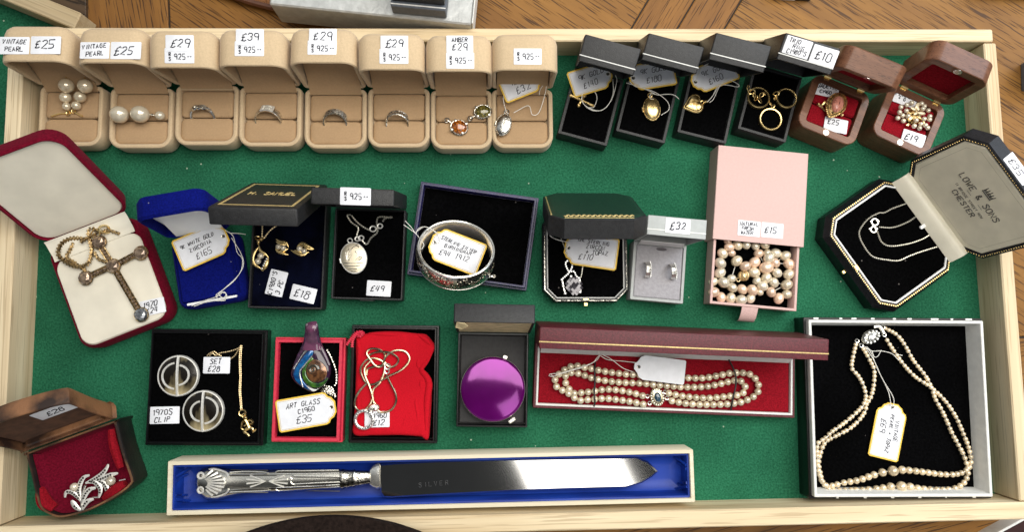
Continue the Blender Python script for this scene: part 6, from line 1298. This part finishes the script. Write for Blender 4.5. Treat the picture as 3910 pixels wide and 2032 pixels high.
for s in (-1, 1):
    for k in range(4):
        a = (-1.05 + 2.1 * k / 3); b.tube(H([(515 + s * 8, 233), (515 + s * (35 + 25 * math.cos(a)), 233 + 18 * math.sin(a)), (515 + s * (60 + 38 * math.cos(a)), 233 + 30 * math.sin(a))]), lambda u: .3 + .45 * u, 6)
b.obj('palmette', bright_silver, t)
b = MB()
for q in ([(340, 190), (420, 186), (510, 190), (512, 198), (440, 200), (350, 202)], [(560, 196), (565, 184), (700, 182), (850, 180)], [(560, 197), (700, 196), (855, 194)], [(340, 284), (430, 280), (520, 276), (520, 270), (430, 268), (345, 272)], [(560, 264), (570, 276), (720, 268), (855, 258)], [(560, 262), (720, 256), (855, 248)], [(640, 206), (625, 212), (632, 222), (625, 232), (632, 244), (645, 246)], [(640, 206), (750, 208), (855, 210)], [(645, 246), (750, 240), (855, 236)]): b.tube(H(q), .42, 5)
b.obj('thread_edging', silver, t)

# ================================================================== things round the tray, cut by the picture's edge
c = at('o', 1335, -1064, ZT); t = jew('round_board', 'round reddish wooden board lying beyond the tray under the silver box', 'wooden board', c)
q0, q1 = at('o', 1335, -1064, ZT + 14), at('o', 1335, 104, ZT + 14); rr = (q0 - q1).length; b = MB()
b.rings([[(c.x + rr * k * math.cos(i * math.pi / 80), c.y + rr * k * math.sin(i * math.pi / 80), zz) for i in range(160)] for k, zz in ((.985, ZT + .2), (1.0, ZT + 2), (1.0, ZT + 8), (.985, ZT + 13), (.97, ZT + 14))])
b.obj('board', wood('red_board', (0.50, 0.25, 0.115), (0.36, 0.16, 0.07), (0.12, 0.05, 0.022), R(82), 9, 110, 1, .45, .2, .6), t)
b = MB(); b.torus((c.x, c.y, ZT + 9.5), rr * 1.0, 2.6, 160, 6); b.obj('dark_rim', mat('dark_rim', (0.11, 0.04, 0.018), .5, vs=300), t)
zs = ZT + 14 + 34; A = at('o', 1027, 14, zs); B = at('o', 1800, 93, zs); ux = (B - A).normalized(); uy = Vector((-ux.y, ux.x, 0)); c = Vector((*((A + B) / 2 + uy * 60).xy, ZT + 14.2))
t = thing('silver_box', 'crinkled silver card box on the round board, cut off by the top edge', 'gift box', tuple(c), math.atan2(ux.y, ux.x)); L_ = (B - A).length
b = MB(); b.box(-L_ / 2, L_ / 2, -60, 60, 0.1, 33.6, 1.2); b.obj('body', silver_foil, t, False)
b = MB(); b.box(L_ / 2 + .1, L_ / 2 + 1.2, -59, 60, 1, 34.2, .3); b.obj('white_lip', white_card, t, False)
zq = zs + 6; A = at('o', 1490, 20, zq + 8); B = at('o', 1702, 40, zq + 8); ux = (B - A).normalized(); uy = Vector((-ux.y, ux.x, 0)); c2_ = (A + B) / 2 + uy * 30
t = thing('watch_box', 'dark grey box standing on the silver box, cut off by the top edge', 'jewellery box', (c2_.x, c2_.y, zs + .1), math.atan2(ux.y, ux.x)); L_ = (B - A).length
b = MB(); b.box(-L_ / 2, L_ / 2, -30, 30, 0, 14, .8); b.obj('base', steel_grey, t, False)
b = MB(); b.box(-L_ / 2 + 1, L_ / 2 - 1, -26, 29, 14.1, 24, .8); b.obj('lid', black_card, t, False); b = MB(); b.box(-L_ / 2 + .2, L_ / 2 - .2, -28.6, -27.8, 14.0, 14.5); b.obj('silver_line', white_line, t, False)
# neighbouring tray at the left
t = thing('neighbouring_tray', 'second green felt tray with wooden rim, showing at the top left corner', 'display tray', (-470, 120, ZT))
z2 = 16; A, B = at('o', 72, -14, z2), at('o', 228, 50, z2); ux = (B - A).normalized(); uy = Vector((-ux.y, ux.x, 0)); b = MB(); A = A - ux * 180
M = Matrix(((ux.x, uy.x, 0, A.x), (ux.y, uy.y, 0, A.y), (0, 0, 1, 0), (0, 0, 0, 1))); L_ = (B - A).length + 16
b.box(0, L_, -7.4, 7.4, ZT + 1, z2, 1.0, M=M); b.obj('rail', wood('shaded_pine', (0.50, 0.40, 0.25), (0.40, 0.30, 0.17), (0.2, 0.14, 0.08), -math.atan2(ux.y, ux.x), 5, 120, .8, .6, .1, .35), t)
Q = [M @ Vector((0, -7.6, ZT + 2)), M @ Vector((L_, -7.6, ZT + 2))]; xe = -TW / 2 - 14.0
b = MB(); b.add([Q[0], Q[1], (xe, Q[1].y - 10, ZT + 2), (xe, -420, ZT + 2), (-700, -420, ZT + 2), (-700, Q[0].y, ZT + 2)], [(0, 1, 2, 3, 4, 5)]); b.obj('felt_lining', felt, t)
q = [at('o', x, y, ZT + 4) for x, y in ((95, -25), (327, -25), (327, 108), (262, 108))]; cc = (q[0] + q[2]) / 2; t = thing('dark_strip', 'dark flat strip between the neighbouring tray and the oak planks', 'wooden board', (cc.x, cc.y, ZT))  # thin dark wood-grained strip laid on the table
b = MB(); b.loft(poly_out([(p.x, p.y) for p in q]), [(0, ZT + .1), (0, ZT + 3.6), (.5, ZT + 4)]); b.obj('board', wood('dark_strip', (0.09, 0.055, 0.03), (0.04, 0.025, 0.014), (0.012, 0.008, 0.005), R(20), 9, 75, .8, .5, .3, .8), t)
# dark round stand at the bottom
zc = 62; A, B, C_ = at('o', 958, 2032, zc), at('o', 1290, 1977, zc), at('o', 1580, 2032, zc)
ax, ay, bx, by, cx, cy = A.x, A.y, B.x, B.y, C_.x, C_.y; dd = 2 * (ax * (by - cy) + bx * (cy - ay) + cx * (ay - by))
ox = ((ax * ax + ay * ay) * (by - cy) + (bx * bx + by * by) * (cy - ay) + (cx * cx + cy * cy) * (ay - by)) / dd; oy = ((ax * ax + ay * ay) * (cx - bx) + (bx * bx + by * by) * (ax - cx) + (cx * cx + cy * cy) * (bx - ax)) / dd
rr = math.hypot(ax - ox, ay - oy); t = thing('display_stand', 'round dark brown felt-covered stand edging into the picture below the knife box', 'display stand', (ox, oy, ZT)); b = MB()
brf = mat('dark_brown_felt', (0.016, 0.010, 0.008), .95, vs=400, var=.4, bump=.5, bs=900, spec=.1)
b.rings([[(ox + (rr - i_) * math.cos(k * math.pi / 90), oy + (rr - i_) * math.sin(k * math.pi / 90), zz) for k in range(180)] for i_, zz in ((22, ZT + .1), (22, 48), (1, 52), (0, 55), (0, zc - 1), (1.2, zc), (20, zc + 1.5))]); b.obj('covered_top', brf, t)
# right edge: slate box, corner box; top edge: small dark pieces
c = at('o', 3960, 300, ZT); t = thing('slate_box', 'slate grey box cut off by the right edge beside the oak table', 'jewellery box', tuple(c), R(-4)); b = MB(); b.box(-15.5, 20, -13, 13, .1, 22, .8); b.obj('body', steel_grey, t, False); b = MB(); b.box(-15.8, 20, -13.4, 13.4, 22.1, 30, .8); b.obj('lid', mat('slate_lid', (0.16, 0.18, 0.21), .5), t, False)
e = at('o', 3862, 2006, ZT + 14); c = e - Vector((-math.sin(R(25)), math.cos(R(25)), 0)) * 22; c.z = ZT
t = thing('white_edged_box', 'white-edged dark box poking in at the bottom right corner', 'jewellery box', tuple(c), R(25)); b = MB(); o = rrect(60, 44, .6, 3)
b.loft(o, [(0, .1), (0, 13.6), (.4, 14), (1.6, 14), (2, 13.6), (2, 3)]); b.obj('base', white_card, t, False); b = MB(); b.loft(o, [(2.2, 2), (2.2, 9)]); b.obj('lining', mat('dark_red_lining', (0.03, 0.006, 0.006), .4), t, False)
c = at('o', 3020, -28, ZT); t = thing('small_box', 'small dark box with white label lying beyond the tray at the top edge', 'jewellery box', tuple(c), R(-3)); b = MB(); b.box(-18, 17, -7.2, 30, .1, 10, .6); b.obj('body', black_card, t, False); b = MB(); b.box(-15, 3, -7.5, -7.2, 1, 9); b.box(-15, 3, -7.4, 10, 10.05, 10.3); b.obj('white_label', paper, t, False)
c = at('o', 3860, -30, ZT); t = thing('dark_case', 'dark brown case touching the top right corner', 'case', tuple(c), R(-3)); b = MB(); b.box(-32, 40, -6.6, 30, .1, 12, .8); b.obj('body', dark_lth, t, False); b = MB(); b.box(-32, 40, -5, 30, 12.05, 18, .8); b.obj('lid', dark_lth, t, False)

for o in SC.objects:
    if '_o' in o: del o['_o']
